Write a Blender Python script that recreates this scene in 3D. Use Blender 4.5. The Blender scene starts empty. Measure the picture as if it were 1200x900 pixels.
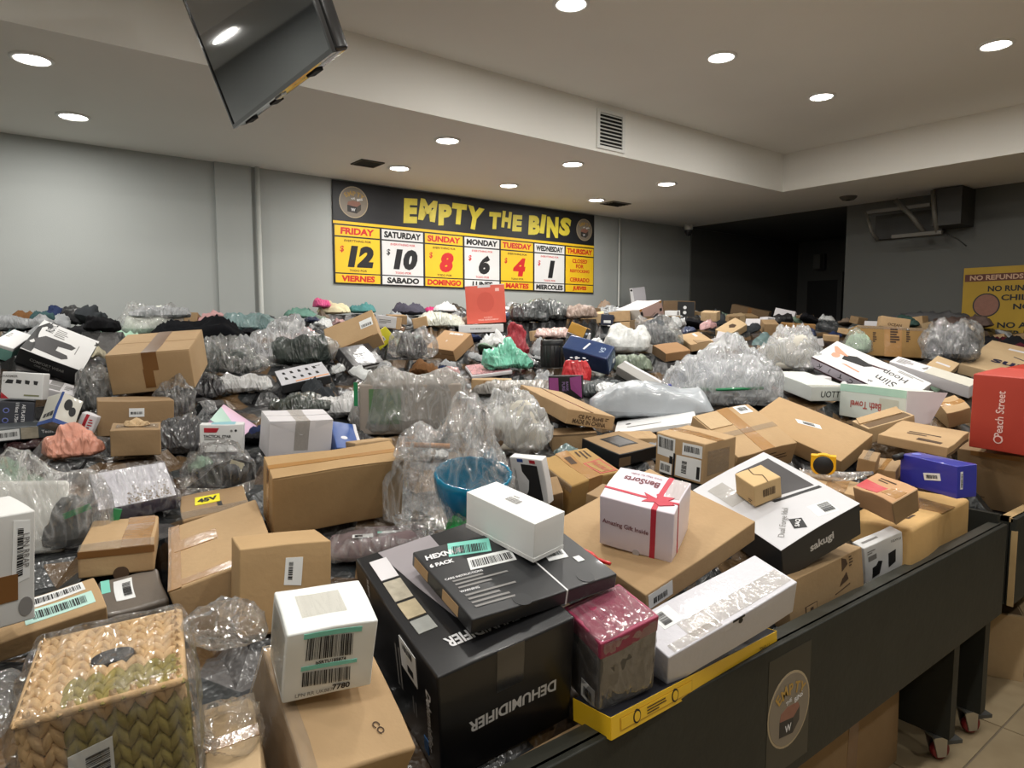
import bpy, bmesh, math, random
import numpy as np
from mathutils import Vector, Matrix, noise as mnoise

# ------------------------------------------------------------------ camera, world, exposure
scene = bpy.context.scene
COL = scene.collection
scene.view_settings.view_transform = 'Standard'
scene.view_settings.look = 'None'
scene.view_settings.gamma = 1.0
scene.view_settings.use_curve_mapping = False
scene.view_settings.exposure = EXPOSURE = 0.0
scene.cycles.use_denoising = True
scene.cycles.max_bounces = 8
scene.cycles.transparent_max_bounces = 24
scene.cycles.caustics_reflective = False
scene.cycles.caustics_refractive = False

cam_d = bpy.data.cameras.new('camera'); cam = bpy.data.objects.new('camera', cam_d); COL.objects.link(cam)
cam_d.sensor_width = 36.0; cam_d.lens = 795.0 / 1200.0 * 36.0; cam_d.clip_start = 0.02
_A = math.radians(52.0); _P = math.atan(70 / 795.0)
cam.location = (0, 0, 1.6)
cam.rotation_euler = (math.pi / 2 - _P, 0, _A - math.pi / 2)
scene.camera = cam

world = bpy.data.worlds.new('world'); scene.world = world; world.use_nodes = True
world.node_tree.nodes['Background'].inputs[0].default_value = (0.8, 0.85, 0.9, 1)
world.node_tree.nodes['Background'].inputs[1].default_value = 0.05
LAMP_W = 8.2          # watts of each recessed downlight

# ------------------------------------------------------------------ materials
def lin(c):
    return tuple(((x / 255) / 12.92 if x / 255 <= .04045 else ((x / 255 + .055) / 1.055) ** 2.4) for x in c[:3])
_mats = {}
def crease_nodes(N, L, tc, scale):
    """height of crumpled sheet: long sharp folds running two ways; also the fold lines themselves"""
    hs = []
    for m, a, rot in ((1., 1., (.3, .5, .6)), (1.7, .7, (1.1, .2, 2.1)), (3.6, .3, (.6, 1.2, .2))):
        mp = N.new('ShaderNodeMapping'); mp.inputs['Rotation'].default_value = rot; mp.inputs['Scale'].default_value = (scale * m, scale * m * .26, scale * m * .45); L.new(tc.outputs['Object'], mp.inputs['Vector'])
        nz = N.new('ShaderNodeTexNoise'); nz.inputs['Scale'].default_value = .55; nz.inputs['Detail'].default_value = 1.; nz.inputs['Distortion'].default_value = .7; L.new(mp.outputs[0], nz.inputs['Vector'])
        s1 = N.new('ShaderNodeMath'); s1.operation = 'SUBTRACT'; s1.inputs[1].default_value = .5; L.new(nz.outputs['Fac'], s1.inputs[0])
        s2 = N.new('ShaderNodeMath'); s2.operation = 'ABSOLUTE'; L.new(s1.outputs[0], s2.inputs[0])
        s3 = N.new('ShaderNodeMath'); s3.operation = 'MULTIPLY'; s3.inputs[1].default_value = -4. * a; L.new(s2.outputs[0], s3.inputs[0]); hs.append(s3)
    ad = N.new('ShaderNodeMath'); ad.operation = 'ADD'; L.new(hs[0].outputs[0], ad.inputs[0]); L.new(hs[1].outputs[0], ad.inputs[1])
    a2 = N.new('ShaderNodeMath'); a2.operation = 'ADD'; L.new(ad.outputs[0], a2.inputs[0]); L.new(hs[2].outputs[0], a2.inputs[1])
    mx = N.new('ShaderNodeMath'); mx.operation = 'MAXIMUM'; L.new(hs[0].outputs[0], mx.inputs[0]); L.new(hs[1].outputs[0], mx.inputs[1])
    mr = N.new('ShaderNodeMapRange'); mr.inputs['From Min'].default_value = -.22; mr.inputs['From Max'].default_value = 0.; L.new(mx.outputs[0], mr.inputs['Value'])
    return a2.outputs[0], mr.outputs[0]
def M(name, rgb, rough=.6, var=.08, scale=14., bump=0., bscale=120., coat=0., crough=.08, metal=0., spec=.5, stain=0., emit=0., crease=0.):
    if name in _mats: return _mats[name]
    m = bpy.data.materials.new(name); m.use_nodes = True; nt = m.node_tree; N = nt.nodes; L = nt.links
    b = N['Principled BSDF']; c = lin(rgb)
    b.inputs['Roughness'].default_value = rough; b.inputs['Metallic'].default_value = metal
    b.inputs['Specular IOR Level'].default_value = spec
    b.inputs['Coat Weight'].default_value = coat; b.inputs['Coat Roughness'].default_value = crough
    tc = N.new('ShaderNodeTexCoord')
    nz = N.new('ShaderNodeTexNoise'); nz.inputs['Scale'].default_value = scale; nz.inputs['Detail'].default_value = 5
    L.new(tc.outputs['Object'], nz.inputs['Vector'])
    mx = N.new('ShaderNodeMix'); mx.data_type = 'RGBA'
    mx.inputs[6].default_value = (*[x * (1 - var * 1.4) for x in c], 1); mx.inputs[7].default_value = (*[min(1, x * (1 + var)) for x in c], 1)
    L.new(nz.outputs['Fac'], mx.inputs[0]); out = mx.outputs[2]
    if stain:
        n2 = N.new('ShaderNodeTexNoise'); n2.inputs['Scale'].default_value = 4.5; n2.inputs['Detail'].default_value = 3
        L.new(tc.outputs['Object'], n2.inputs['Vector'])
        rp = N.new('ShaderNodeValToRGB'); rp.color_ramp.elements[0].position = .45; rp.color_ramp.elements[1].position = .7
        rp.color_ramp.elements[0].color = (1, 1, 1, 1); v = 1 - stain; rp.color_ramp.elements[1].color = (v, v * .97, v * .93, 1)
        L.new(n2.outputs['Fac'], rp.inputs['Fac'])
        mm = N.new('ShaderNodeMix'); mm.data_type = 'RGBA'; mm.blend_type = 'MULTIPLY'; mm.inputs[0].default_value = 1
        L.new(out, mm.inputs[6]); L.new(rp.outputs['Color'], mm.inputs[7]); out = mm.outputs[2]
    L.new(out, b.inputs['Base Color'])
    if crease:
        hgt, _ = crease_nodes(N, L, tc, crease); bp = N.new('ShaderNodeBump'); bp.inputs['Strength'].default_value = 1; bp.inputs['Distance'].default_value = bump
        L.new(hgt, bp.inputs['Height']); L.new(bp.outputs['Normal'], b.inputs['Normal']); L.new(bp.outputs['Normal'], b.inputs['Coat Normal'])
    elif bump:
        n3 = N.new('ShaderNodeTexNoise'); n3.inputs['Scale'].default_value = bscale; n3.inputs['Detail'].default_value = 4
        L.new(tc.outputs['Object'], n3.inputs['Vector'])
        bp = N.new('ShaderNodeBump'); bp.inputs['Strength'].default_value = 1; bp.inputs['Distance'].default_value = bump
        L.new(n3.outputs['Fac'], bp.inputs['Height']); L.new(bp.outputs['Normal'], b.inputs['Normal'])
        if coat: L.new(bp.outputs['Normal'], b.inputs['Coat Normal'])
    if emit:
        b.inputs['Emission Color'].default_value = (*c, 1); b.inputs['Emission Strength'].default_value = emit
    _mats[name] = m
    return m

def film(name, tint=(255, 255, 255), cloudy=.1, gloss=.16, rough=.12, bump=.004, bscale=26., fold=.12):
    """thin clear plastic: transparent sheet with a mirror-like skin and, if cloudy, some white scatter"""
    if name in _mats: return _mats[name]
    m = bpy.data.materials.new(name); m.use_nodes = True; nt = m.node_tree; N = nt.nodes; L = nt.links
    N.remove(N['Principled BSDF']); o = N['Material Output']; c = lin(tint)
    tr = N.new('ShaderNodeBsdfTransparent'); tr.inputs[0].default_value = (*[.55 + .45 * x for x in c], 1)
    gl = N.new('ShaderNodeBsdfGlossy'); gl.inputs['Roughness'].default_value = rough; gl.inputs[0].default_value = (.95, .95, .95, 1)
    df = N.new('ShaderNodeBsdfDiffuse'); df.inputs[0].default_value = (*c, 1)
    tl = N.new('ShaderNodeBsdfTranslucent'); tl.inputs[0].default_value = (*c, 1)
    tc = N.new('ShaderNodeTexCoord')
    hgt, edge = crease_nodes(N, L, tc, bscale)
    bp = N.new('ShaderNodeBump'); bp.inputs['Distance'].default_value = bump; L.new(hgt, bp.inputs['Height'])
    L.new(bp.outputs['Normal'], gl.inputs['Normal'])
    lw = N.new('ShaderNodeLayerWeight'); lw.inputs['Blend'].default_value = .35; L.new(bp.outputs['Normal'], lw.inputs['Normal'])
    ma = N.new('ShaderNodeMath'); ma.operation = 'MULTIPLY_ADD'; ma.inputs[1].default_value = .5; ma.inputs[2].default_value = gloss; ma.use_clamp = True
    L.new(lw.outputs['Fresnel'], ma.inputs[0])
    s0 = N.new('ShaderNodeMixShader'); s0.inputs[0].default_value = .45; L.new(df.outputs[0], s0.inputs[1]); L.new(tl.outputs[0], s0.inputs[2])
    cl = N.new('ShaderNodeMath'); cl.operation = 'MULTIPLY_ADD'; cl.inputs[1].default_value = fold; cl.inputs[2].default_value = cloudy; cl.use_clamp = True; L.new(edge, cl.inputs[0])
    s1 = N.new('ShaderNodeMixShader'); L.new(cl.outputs[0], s1.inputs[0]); L.new(tr.outputs[0], s1.inputs[1]); L.new(s0.outputs[0], s1.inputs[2])
    s2 = N.new('ShaderNodeMixShader'); L.new(ma.outputs[0], s2.inputs[0]); L.new(s1.outputs[0], s2.inputs[1]); L.new(gl.outputs[0], s2.inputs[2])
    L.new(s2.outputs[0], o.inputs['Surface'])
    _mats[name] = m
    return m

def wrapped(name, rgb, coat=1., fill=False):          # cloth or goods tight under shiny clear plastic
    return M('wrapped ' + name, rgb, rough=.6, var=.35, scale=16 if not fill else 4., bump=.008 if not fill else .006, coat=coat, crough=.09, spec=.4, crease=26. if not fill else 5.)
def cloth(name, rgb):
    return M('cloth ' + name, rgb, rough=.95, var=.15, scale=10, bump=.002, bscale=60, spec=.1)
def board(name, rgb, stain=.12):
    return M('board ' + name, rgb, rough=.78, var=.05, scale=35, bump=.0006, bscale=90, stain=stain, spec=.25)

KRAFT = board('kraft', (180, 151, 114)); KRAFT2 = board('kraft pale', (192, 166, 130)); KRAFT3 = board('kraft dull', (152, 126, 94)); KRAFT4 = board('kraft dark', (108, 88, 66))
WHITE = M('white board', (222, 222, 222), .5, .02, spec=.4); OFFW = M('off white board', (214, 211, 214), .5, .03, spec=.4)
GLOSSW = M('white coated board', (204, 203, 210), .4, .03, coat=.3, bump=.0015, bscale=40)
BLACK = M('black board', (22, 22, 24), .45, .1, spec=.4); CHAR = M('charcoal board', (46, 47, 49), .5, .08)
INK = M('black ink', (20, 20, 22), .6, .03); INKW = M('white ink', (226, 226, 228), .6, .02); INKR = M('red ink', (176, 34, 48), .6, .05)
INKG = M('grey ink', (128, 126, 124), .6, .05); INKB = M('brown ink', (70, 50, 32), .8, .1); INKBL = M('blue ink', (44, 74, 140), .6, .05)
LABEL = M('label paper', (228, 230, 230), .55, .02); MINT = M('mint label strip', (128, 208, 192), .55, .04)
TAPE = M('brown parcel tape', (164, 122, 72), .22, .06, bump=.0008, bscale=60, coat=.7); TAPE_D = M('dark parcel tape', (120, 82, 44), .3, .06, coat=.5)
CLEAR_TAPE = film('clear tape', (240, 236, 228), .16, .01, .1, .0015, 40., .05)
FILM = film('clear film', (255, 255, 255), .06, .06, .11, .010, 24., .22); FILM_C = film('cloudy film', (244, 246, 248), .24, .10, .12, .010, 24., .25); FILM_M = film('milky film', (236, 236, 234), .24, .08, .14, .010, 20., .2)
GREEN = M('green tape', (20, 124, 76), .4, .08, coat=.4)

# ------------------------------------------------------------------ object helpers
def obj(name, verts, faces, mat, parent=None, smooth=False):
    me = bpy.data.meshes.new(name); me.from_pydata([tuple(v) for v in verts], [], faces); me.materials.append(mat)
    if smooth: me.polygons.foreach_set('use_smooth', [True] * len(me.polygons))
    me.update(); o = bpy.data.objects.new(name, me); COL.objects.link(o)
    if parent: o.parent = parent
    return o
def tag(o, label, cat, group=None):
    o['label'] = label; o['category'] = cat
    if group: o['group'] = group
    return o
def struct(o): o['kind'] = 'structure'; return o
def empty(name, loc=(0, 0, 0), R=None):
    o = bpy.data.objects.new(name, None); o.empty_display_size = .05; COL.objects.link(o)
    m = Matrix.Translation(loc)
    if R is not None: m = m @ Matrix(R).to_4x4()
    o.matrix_world = m
    return o
CUBEF = [(0, 3, 2, 1), (4, 5, 6, 7), (0, 1, 5, 4), (1, 2, 6, 5), (2, 3, 7, 6), (3, 0, 4, 7)]
def cubev(x0, y0, z0, x1, y1, z1):
    return [(x0, y0, z0), (x1, y0, z0), (x1, y1, z0), (x0, y1, z0), (x0, y0, z1), (x1, y0, z1), (x1, y1, z1), (x0, y1, z1)]
def boxo(name, a, b, mat, parent=None): return obj(name, cubev(*a, *b), CUBEF, mat, parent)
class MB:
    def __init__(s): s.v = []; s.f = []
    def add(s, v, f):
        n = len(s.v); s.v += [tuple(x) for x in v]; s.f += [tuple(i + n for i in q) for q in f]; return s
    def box(s, a, b): return s.add(cubev(*a, *b), CUBEF)
    def tube(s, pts, r, n=8, cap=True):
        rings = []
        for i, p in enumerate(pts):
            p = Vector(p); t = (Vector(pts[min(i + 1, len(pts) - 1)]) - Vector(pts[max(i - 1, 0)])).normalized()
            a = t.orthogonal().normalized(); b = t.cross(a); rr = r[i] if isinstance(r, (list, tuple)) else r
            rings.append([p + (a * math.cos(2 * math.pi * k / n) + b * math.sin(2 * math.pi * k / n)) * rr for k in range(n)])
        v = [q for R in rings for q in R]; f = []
        for i in range(len(pts) - 1):
            for k in range(n): f.append((i * n + k, i * n + (k + 1) % n, (i + 1) * n + (k + 1) % n, (i + 1) * n + k))
        if cap: f.append(tuple(range(n))[::-1]); f.append(tuple((len(pts) - 1) * n + k for k in range(n)))
        return s.add(v, f)
    def lathe(s, prof, n=24):
        v = [(r * math.cos(2 * math.pi * k / n), r * math.sin(2 * math.pi * k / n), z) for r, z in prof for k in range(n)]; f = []
        for i in range(len(prof) - 1):
            for k in range(n): f.append((i * n + k, i * n + (k + 1) % n, (i + 1) * n + (k + 1) % n, (i + 1) * n + k))
        return s.add(v, f)
    def build(s, name, mat, parent=None, smooth=False): return obj(name, s.v, s.f, mat, parent, smooth)

def rounded(w, d, h, r=.003, n=4, z0=0.):
    """box with rounded edges, gridded n times a side so that it can be warped"""
    r = min(r, w * .3, d * .3, h * .3)
    def ax(l):
        i = l / 2 - r; return [-l / 2, -i - r * .29, -i] + [-i + 2 * i * k / n for k in range(1, n)] + [i, i + r * .29, l / 2]
    A = [ax(w), ax(d), ax(h)]; half = np.array([w / 2, d / 2, h / 2]); V = []; Fc = []; idx = {}
    def put(p):
        p = np.array(p); q = np.clip(p, -(half - r), half - r); e = p - q; l = np.linalg.norm(e)
        if l > 1e-9: p = q + e / l * r
        k = tuple(np.round(p, 6))
        if k not in idx: idx[k] = len(V); V.append((p[0], p[1], p[2] + h / 2 + z0))
        return idx[k]
    for a, b, c, s in ((0, 1, 2, 1), (0, 1, 2, -1), (1, 2, 0, 1), (1, 2, 0, -1), (2, 0, 1, 1), (2, 0, 1, -1)):
        g = [[None] * len(A[b]) for _ in A[a]]
        for i, x in enumerate(A[a]):
            for j, y in enumerate(A[b]):
                p = [0, 0, 0]; p[a] = x; p[b] = y; p[c] = s * half[c]; g[i][j] = put(p)
        for i in range(len(A[a]) - 1):
            for j in range(len(A[b]) - 1):
                q = [g[i][j], g[i + 1][j], g[i + 1][j + 1], g[i][j + 1]]
                if s < 0: q = q[::-1]
                u = []
                for t in q:
                    if t not in u: u.append(t)
                if len(u) > 2: Fc.append(tuple(u))
    return V, Fc

_txt = {}
def text_mesh(s, bold=0., shear=0., space=1.):
    k = (s, bold, shear, space)
    if k in _txt: return _txt[k]
    cu = bpy.data.curves.new('lettering', 'FONT'); cu.body = s; cu.size = 1; cu.resolution_u = 3
    cu.offset = bold; cu.shear = shear; cu.space_character = space; cu.align_x = 'LEFT'
    o = bpy.data.objects.new('lettering', cu); COL.objects.link(o)
    me = bpy.data.meshes.new_from_object(o)
    v = np.array([tuple(x.co) for x in me.vertices]) if len(me.vertices) else np.zeros((0, 3)); f = [tuple(p.vertices) for p in me.polygons]
    bpy.data.objects.remove(o); bpy.data.curves.remove(cu); bpy.data.meshes.remove(me)
    if len(v): v = v[:, :2]; v = v - (v.min(0) + v.max(0)) / 2
    _txt[k] = (v, f, np.ptp(v, axis=0) if len(v) else np.array([1, 1]))
    return _txt[k]

class Box:
    """a package: body and prints share one local frame, x across, y back, z up, origin at the base"""
    def __init__(s, id, name, label, cat, mat, group=None, warp=.0015, r=.003, body='body', lid=0., n=4):
        c, dims, R = BOXES[id]; s.w, s.d, s.h = dims; s.id = id; rng = random.Random(id)
        s.ph = [rng.uniform(0, 6.28) for _ in range(9)]; s.amp = min(warp, min(dims) * .05); s.root = empty(name, c, R); tag(s.root, label, cat, group)
        v, f = rounded(s.w, s.d, s.h - lid, r, n)
        s.body = obj(body, [s.W(p) for p in v], f, mat, s.root, True)
        s.body.data.set_sharp_from_angle(angle=math.radians(50))
    def W(s, p):
        k = 3.1 / max(s.w, s.d, s.h); a = s.amp; q = s.ph; x, y, z = p
        return (x + a * math.sin(k * 2 * y + q[0]) * math.cos(k * z + q[1]), y + a * math.sin(k * 2 * x + q[2]) * math.cos(k * z * 2 + q[3]), z + a * (math.sin(k * 2 * x + q[4]) * math.cos(k * 2 * y + q[5])) * (1 if z > s.h * .3 else .3))
    def fr(s, face):
        w, d, h = s.w / 2, s.d / 2, s.h
        return {'F': ((-w, -d, 0), (1, 0, 0), (0, 0, 1), (0, -1, 0), s.w, h), 'R': ((w, -d, 0), (0, 1, 0), (0, 0, 1), (1, 0, 0), s.d, h),
                'L': ((-w, d, 0), (0, -1, 0), (0, 0, 1), (-1, 0, 0), s.d, h), 'T': ((-w, -d, h), (1, 0, 0), (0, 1, 0), (0, 0, 1), s.w, s.d),
                'B': ((w, d, 0), (-1, 0, 0), (0, 0, 1), (0, 1, 0), s.w, h), 'D': ((-w, d, 0), (1, 0, 0), (0, -1, 0), (0, 0, -1), s.w, s.d)}[face]
    def at(s, face, u, v, lift):
        o, U, V, n, W, H = s.fr(face)
        return s.W(tuple(o[i] + U[i] * u * W + V[i] * v * H + n[i] * lift for i in range(3)))
    def quad(s, face, pts, mat, name='print', lift=.0008, parent=None, n=4):
        """a slab over a four-sided patch of a face, corners in face fractions, with its own thickness"""
        V = []; Fc = []
        for i in range(n + 1):
            for j in range(n + 1):
                a, b = i / n, j / n
                p = [(pts[0][k] * (1 - a) + pts[1][k] * a) * (1 - b) + (pts[3][k] * (1 - a) + pts[2][k] * a) * b for k in (0, 1)]
                V.append(s.at(face, p[0], p[1], lift))
        ix = lambda i, j: i * (n + 1) + j
        for i in range(n):
            for j in range(n): Fc.append((ix(i, j), ix(i + 1, j), ix(i + 1, j + 1), ix(i, j + 1)))
        ring = [ix(i, 0) for i in range(n)] + [ix(n, j) for j in range(n)] + [ix(i, n) for i in range(n, 0, -1)] + [ix(0, j) for j in range(n, 0, -1)]
        o, U, Vv, nn, _, _ = s.fr(face); base = len(V)
        for i in ring: V.append(tuple(V[i][k] - nn[k] * (lift + .0005) for k in range(3)))
        m = len(ring)
        for k in range(m): Fc.append((ring[(k + 1) % m], ring[k], base + k, base + (k + 1) % m))
        return obj(name, V, Fc, mat, parent or s.root)
    def slab(s, face, u0, v0, u1, v1, mat, name='print', lift=.0008, parent=None, n=4):
        return s.quad(face, [(u0, v0), (u1, v0), (u1, v1), (u0, v1)], mat, name, lift, parent, n)
    def poly(s, face, pts, mat, name='print', lift=.001, parent=None):
        n = len(pts); o, U, V_, nn, _, _ = s.fr(face)
        V = [s.at(face, u, v, lift) for u, v in pts]; V += [tuple(p[k] - nn[k] * lift for k in range(3)) for p in V]
        return obj(name, V, [tuple(range(n))] + [((k + 1) % n, k, n + k, n + (k + 1) % n) for k in range(n)], mat, parent or s.root)
    def disc(s, face, u, v, r, mat, name='print', lift=.001, parent=None, n=20, sy=1.):
        _, _, _, _, W, H = s.fr(face)
        return s.poly(face, [(u + r * math.cos(6.2832 * k / n) / W, v + sy * r * math.sin(6.2832 * k / n) / H) for k in range(n)], mat, name, lift, parent)
    def text(s, face, t, u, v, size, mat, rot=0., bold=.015, shear=0., maxw=None, name='lettering', lift=.0012, parent=None, sx=1., space=1.):
        """size: letter height in metres; maxw: widest run in metres"""
        tv, f, ext = text_mesh(t, bold, shear, space); _, _, _, _, W, H = s.fr(face)
        k = size / max(ext[1], 1e-6); kx = k * sx
        if maxw and ext[0] * kx > maxw: kx = maxw / ext[0]
        c, sn = math.cos(math.radians(rot)), math.sin(math.radians(rot)); V = []
        for x, y in tv:
            x *= kx; y *= k; V.append(s.at(face, u + (x * c - y * sn) / W, v + (x * sn + y * c) / H, lift))
        return obj(name, V, f, mat, parent or s.root)
    def lines(s, face, u0, v0, u1, v1, n, mat, name='small_print', seed=1, lift=.001, parent=None, vertical=False, fill=.45):
        rng = random.Random(seed); mb = MB()
        for i in range(n):
            a = (i + .5 - fill / 2) / n; b = (i + .5 + fill / 2) / n; e = rng.uniform(.5, 1)
            q = [(u0, v0 + (v1 - v0) * a), (u0 + (u1 - u0) * e, v0 + (v1 - v0) * a), (u0 + (u1 - u0) * e, v0 + (v1 - v0) * b), (u0, v0 + (v1 - v0) * b)]
            if vertical: q = [(u0 + (u1 - u0) * a, v0), (u0 + (u1 - u0) * b, v0), (u0 + (u1 - u0) * b, v0 + (v1 - v0) * e), (u0 + (u1 - u0) * a, v0 + (v1 - v0) * e)]
            mb.add([s.at(face, x, y, lift) for x, y in q], [(0, 1, 2, 3)])
        return mb.build(name, mat, parent or s.root)
    def bars(s, face, q, n=26, mat=None, parent=None, seed=3, lift=.0014, vert=False):
        """barcode bars inside the quad q (four corners)"""
        rng = random.Random(str((s.id, seed))); mb = MB(); x = 0.
        def P(a, b): return s.at(face, *[(q[0][k] * (1 - a) + q[1][k] * a) * (1 - b) + (q[3][k] * (1 - a) + q[2][k] * a) * b for k in (0, 1)], lift)
        tot = []
        for i in range(n): tot.append((rng.choice([1, 1, 2, 3]), rng.choice([1, 1, 2])))
        T = sum(a + b for a, b in tot)
        for a, b in tot:
            p0, p1 = x / T, (x + a) / T; x += a + b
            mb.add([P(p0, 0), P(p1, 0), P(p1, 1), P(p0, 1)] if not vert else [P(0, p0), P(1, p0), P(1, p1), P(0, p1)], [(0, 1, 2, 3)])
        return mb.build('barcode', mat or INK, parent or s.root)
    def label(s, face, q, mat=None, bars=((.08, .25), (.92, .85)), n=24, vert=False, name='shipping_label', lines=True, seed=3):
        """paper label on quad q with a barcode; bars box in label fractions"""
        if len(q) == 2: (a, b), (c, d) = q; q = [(a, b), (c, b), (c, d), (a, d)]
        l = s.quad(face, q, mat or LABEL, name, .0008)
        def P(a, b): return tuple((q[0][k] * (1 - a) + q[1][k] * a) * (1 - b) + (q[3][k] * (1 - a) + q[2][k] * a) * b for k in (0, 1))
        (a, b), (c, d) = bars
        s.bars(face, [P(a, b), P(c, b), P(c, d), P(a, d)], n, parent=l, vert=vert, seed=seed)
        return l
    def flaps(s, axis='x', gap=.006, mat=None, th=.0022):
        m = mat or s.body.data.materials[0]
        if axis == 'x': g = gap / s.d / 2; s.slab('T', .004, .006, .996, .5 - g, m, 'flap', th); s.slab('T', .004, .5 + g, .996, .994, m, 'flap', th)
        else: g = gap / s.w / 2; s.slab('T', .006, .004, .5 - g, .996, m, 'flap', th); s.slab('T', .5 + g, .004, .994, .996, m, 'flap', th)
    def wrap(s, mat, pad=.006, amp=.008, name='film', n=18, seed=0, freq=22., droop=0.):
        """crumpled plastic film drawn round the package"""
        V, f = rounded(s.w + 2 * pad, s.d + 2 * pad, s.h + pad, .012, n); off = Vector((seed * 3.7, 1.3, seed))
        out = []
        for p in V:
            P = Vector(p); c = Vector((0, 0, s.h / 2)); dr = (P - c); dn = Vector((dr.x / s.w, dr.y / s.d, dr.z / s.h)).normalized()
            q = (P + off) * freq; dd = mnoise.voronoi(q)[0]
            out.append(P + dn * amp * (1.2 * (dd[1] - dd[0]) - .15) + dn * amp * .6 * mnoise.noise(q * .4))
            if out[-1].z < .002: out[-1].z = .002
        return obj(name, out, f, mat, s.root, True)

# ------------------------------------------------------------------ soft goods
def crease(P):
    """long sharp folds running two ways"""
    a = mnoise.noise(Vector((P.x * .85 + P.y * .5, (P.y * .85 - P.x * .5) * .35, P.z * .5)))
    b = mnoise.noise(Vector((P.y * 1.3 - P.x * .9 + 5, (P.x * 1.2 + P.y * .9) * .35, P.z * .9 + 2)))
    c = mnoise.noise(P * 2.6)
    return (1 - 2.4 * abs(a)) * .6 + (1 - 2.4 * abs(b)) * .4 + .25 * c - .45
def pillow(w, d, h, seed=0, n=26, amp=.1, freq=6., p=3., q=.55, hem=.0, bottom=.25, lean=0.):
    """a stuffed bag: creased upper side, flatter under side, ragged outline"""
    V = []; F = []; off = Vector((seed * 7.31, seed * 3.17, seed * 1.7)); rz = Matrix.Rotation(seed * 1.9, 3, 'Z'); sc = freq / max(w, d); am = amp * .55 * (w * d * h) ** (1 / 3)
    for side in (1, -1):
        for i in range(n + 1):
            for j in range(n + 1):
                u = 2 * i / n - 1; v = 2 * j / n - 1
                u = math.copysign(abs(u) ** .8, u); v = math.copysign(abs(v) ** .8, v)
                prof = max(0., (1 - abs(u) ** p) * (1 - abs(v) ** p)) ** q
                lump = .78 + .5 * mnoise.noise(Vector((u * 1.3, v * 1.3, 0)) + off)
                x, y = u * w / 2, v * d / 2
                rr = 1 - .22 * (abs(u * v)) ** 1.5; x *= rr; y *= rr
                z = (h * prof * lump if side > 0 else -h * bottom * prof)
                P = Vector((x, y, z)); dr = Vector((x / w / w * 1.4, y / d / d * 1.4, (z + .1 * h) / h / h)); dr.normalize()
                Q = rz @ P * sc + off; k = am * crease(Q) * (.35 + .65 * prof) + am * .9 * mnoise.noise(Q * .45)
                P += dr * k; wv = mnoise.noise_vector(Q * .35); P.x += wv.x * w * .07; P.y += wv.y * d * .07; P.z += wv.z * h * .12 * prof
                P.z += lean * x + hem * mnoise.noise(Q * .8) * (1 - prof)
                V.append((P.x, P.y, P.z + h * bottom))
        b = 0 if side > 0 else (n + 1) ** 2
        for i in range(n):
            for j in range(n):
                c = (b + i * (n + 1) + j, b + (i + 1) * (n + 1) + j, b + (i + 1) * (n + 1) + j + 1, b + i * (n + 1) + j + 1)
                F.append(c if side > 0 else c[::-1])
    B = (n + 1) ** 2; ring = [i * (n + 1) for i in range(n)] + [n * (n + 1) + j for j in range(n)] + [i * (n + 1) + n for i in range(n, 0, -1)] + [j for j in range(n, 0, -1)]
    for k in ring: V[B + k] = V[k]
    m = len(ring)
    return V, F
def folded(w, d, h, seed=0, n=22, folds=3):
    """a garment dropped or folded: soft wandering pleats over a low lump"""
    V, F = pillow(w, d, h * .75, seed, n, .12, 4., 3., .6)
    out = []
    for x, y, z in V:
        t = max(0, min(1, z / max(h, 1e-6))); a = mnoise.noise(Vector((x * 2 / w, y * 2 / d, seed * 2.3))); c = mnoise.noise(Vector((x * 3 / w + 9, y * 3 / d, seed * 1.3)))
        g = 1 - abs(math.sin((x / w * .8 + .9 * y / d + 1.6 * a) * folds * 3.14)); z += h * .30 * (g * g - .3 + .5 * c) * t ** .6; out.append((x + .05 * w * c, y + .05 * d * a, z))
    return out, F
def place(o, loc, yaw=0., pitch=0., roll=0.):
    o.location = loc; o.rotation_euler = (pitch, roll, yaw); return o
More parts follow.
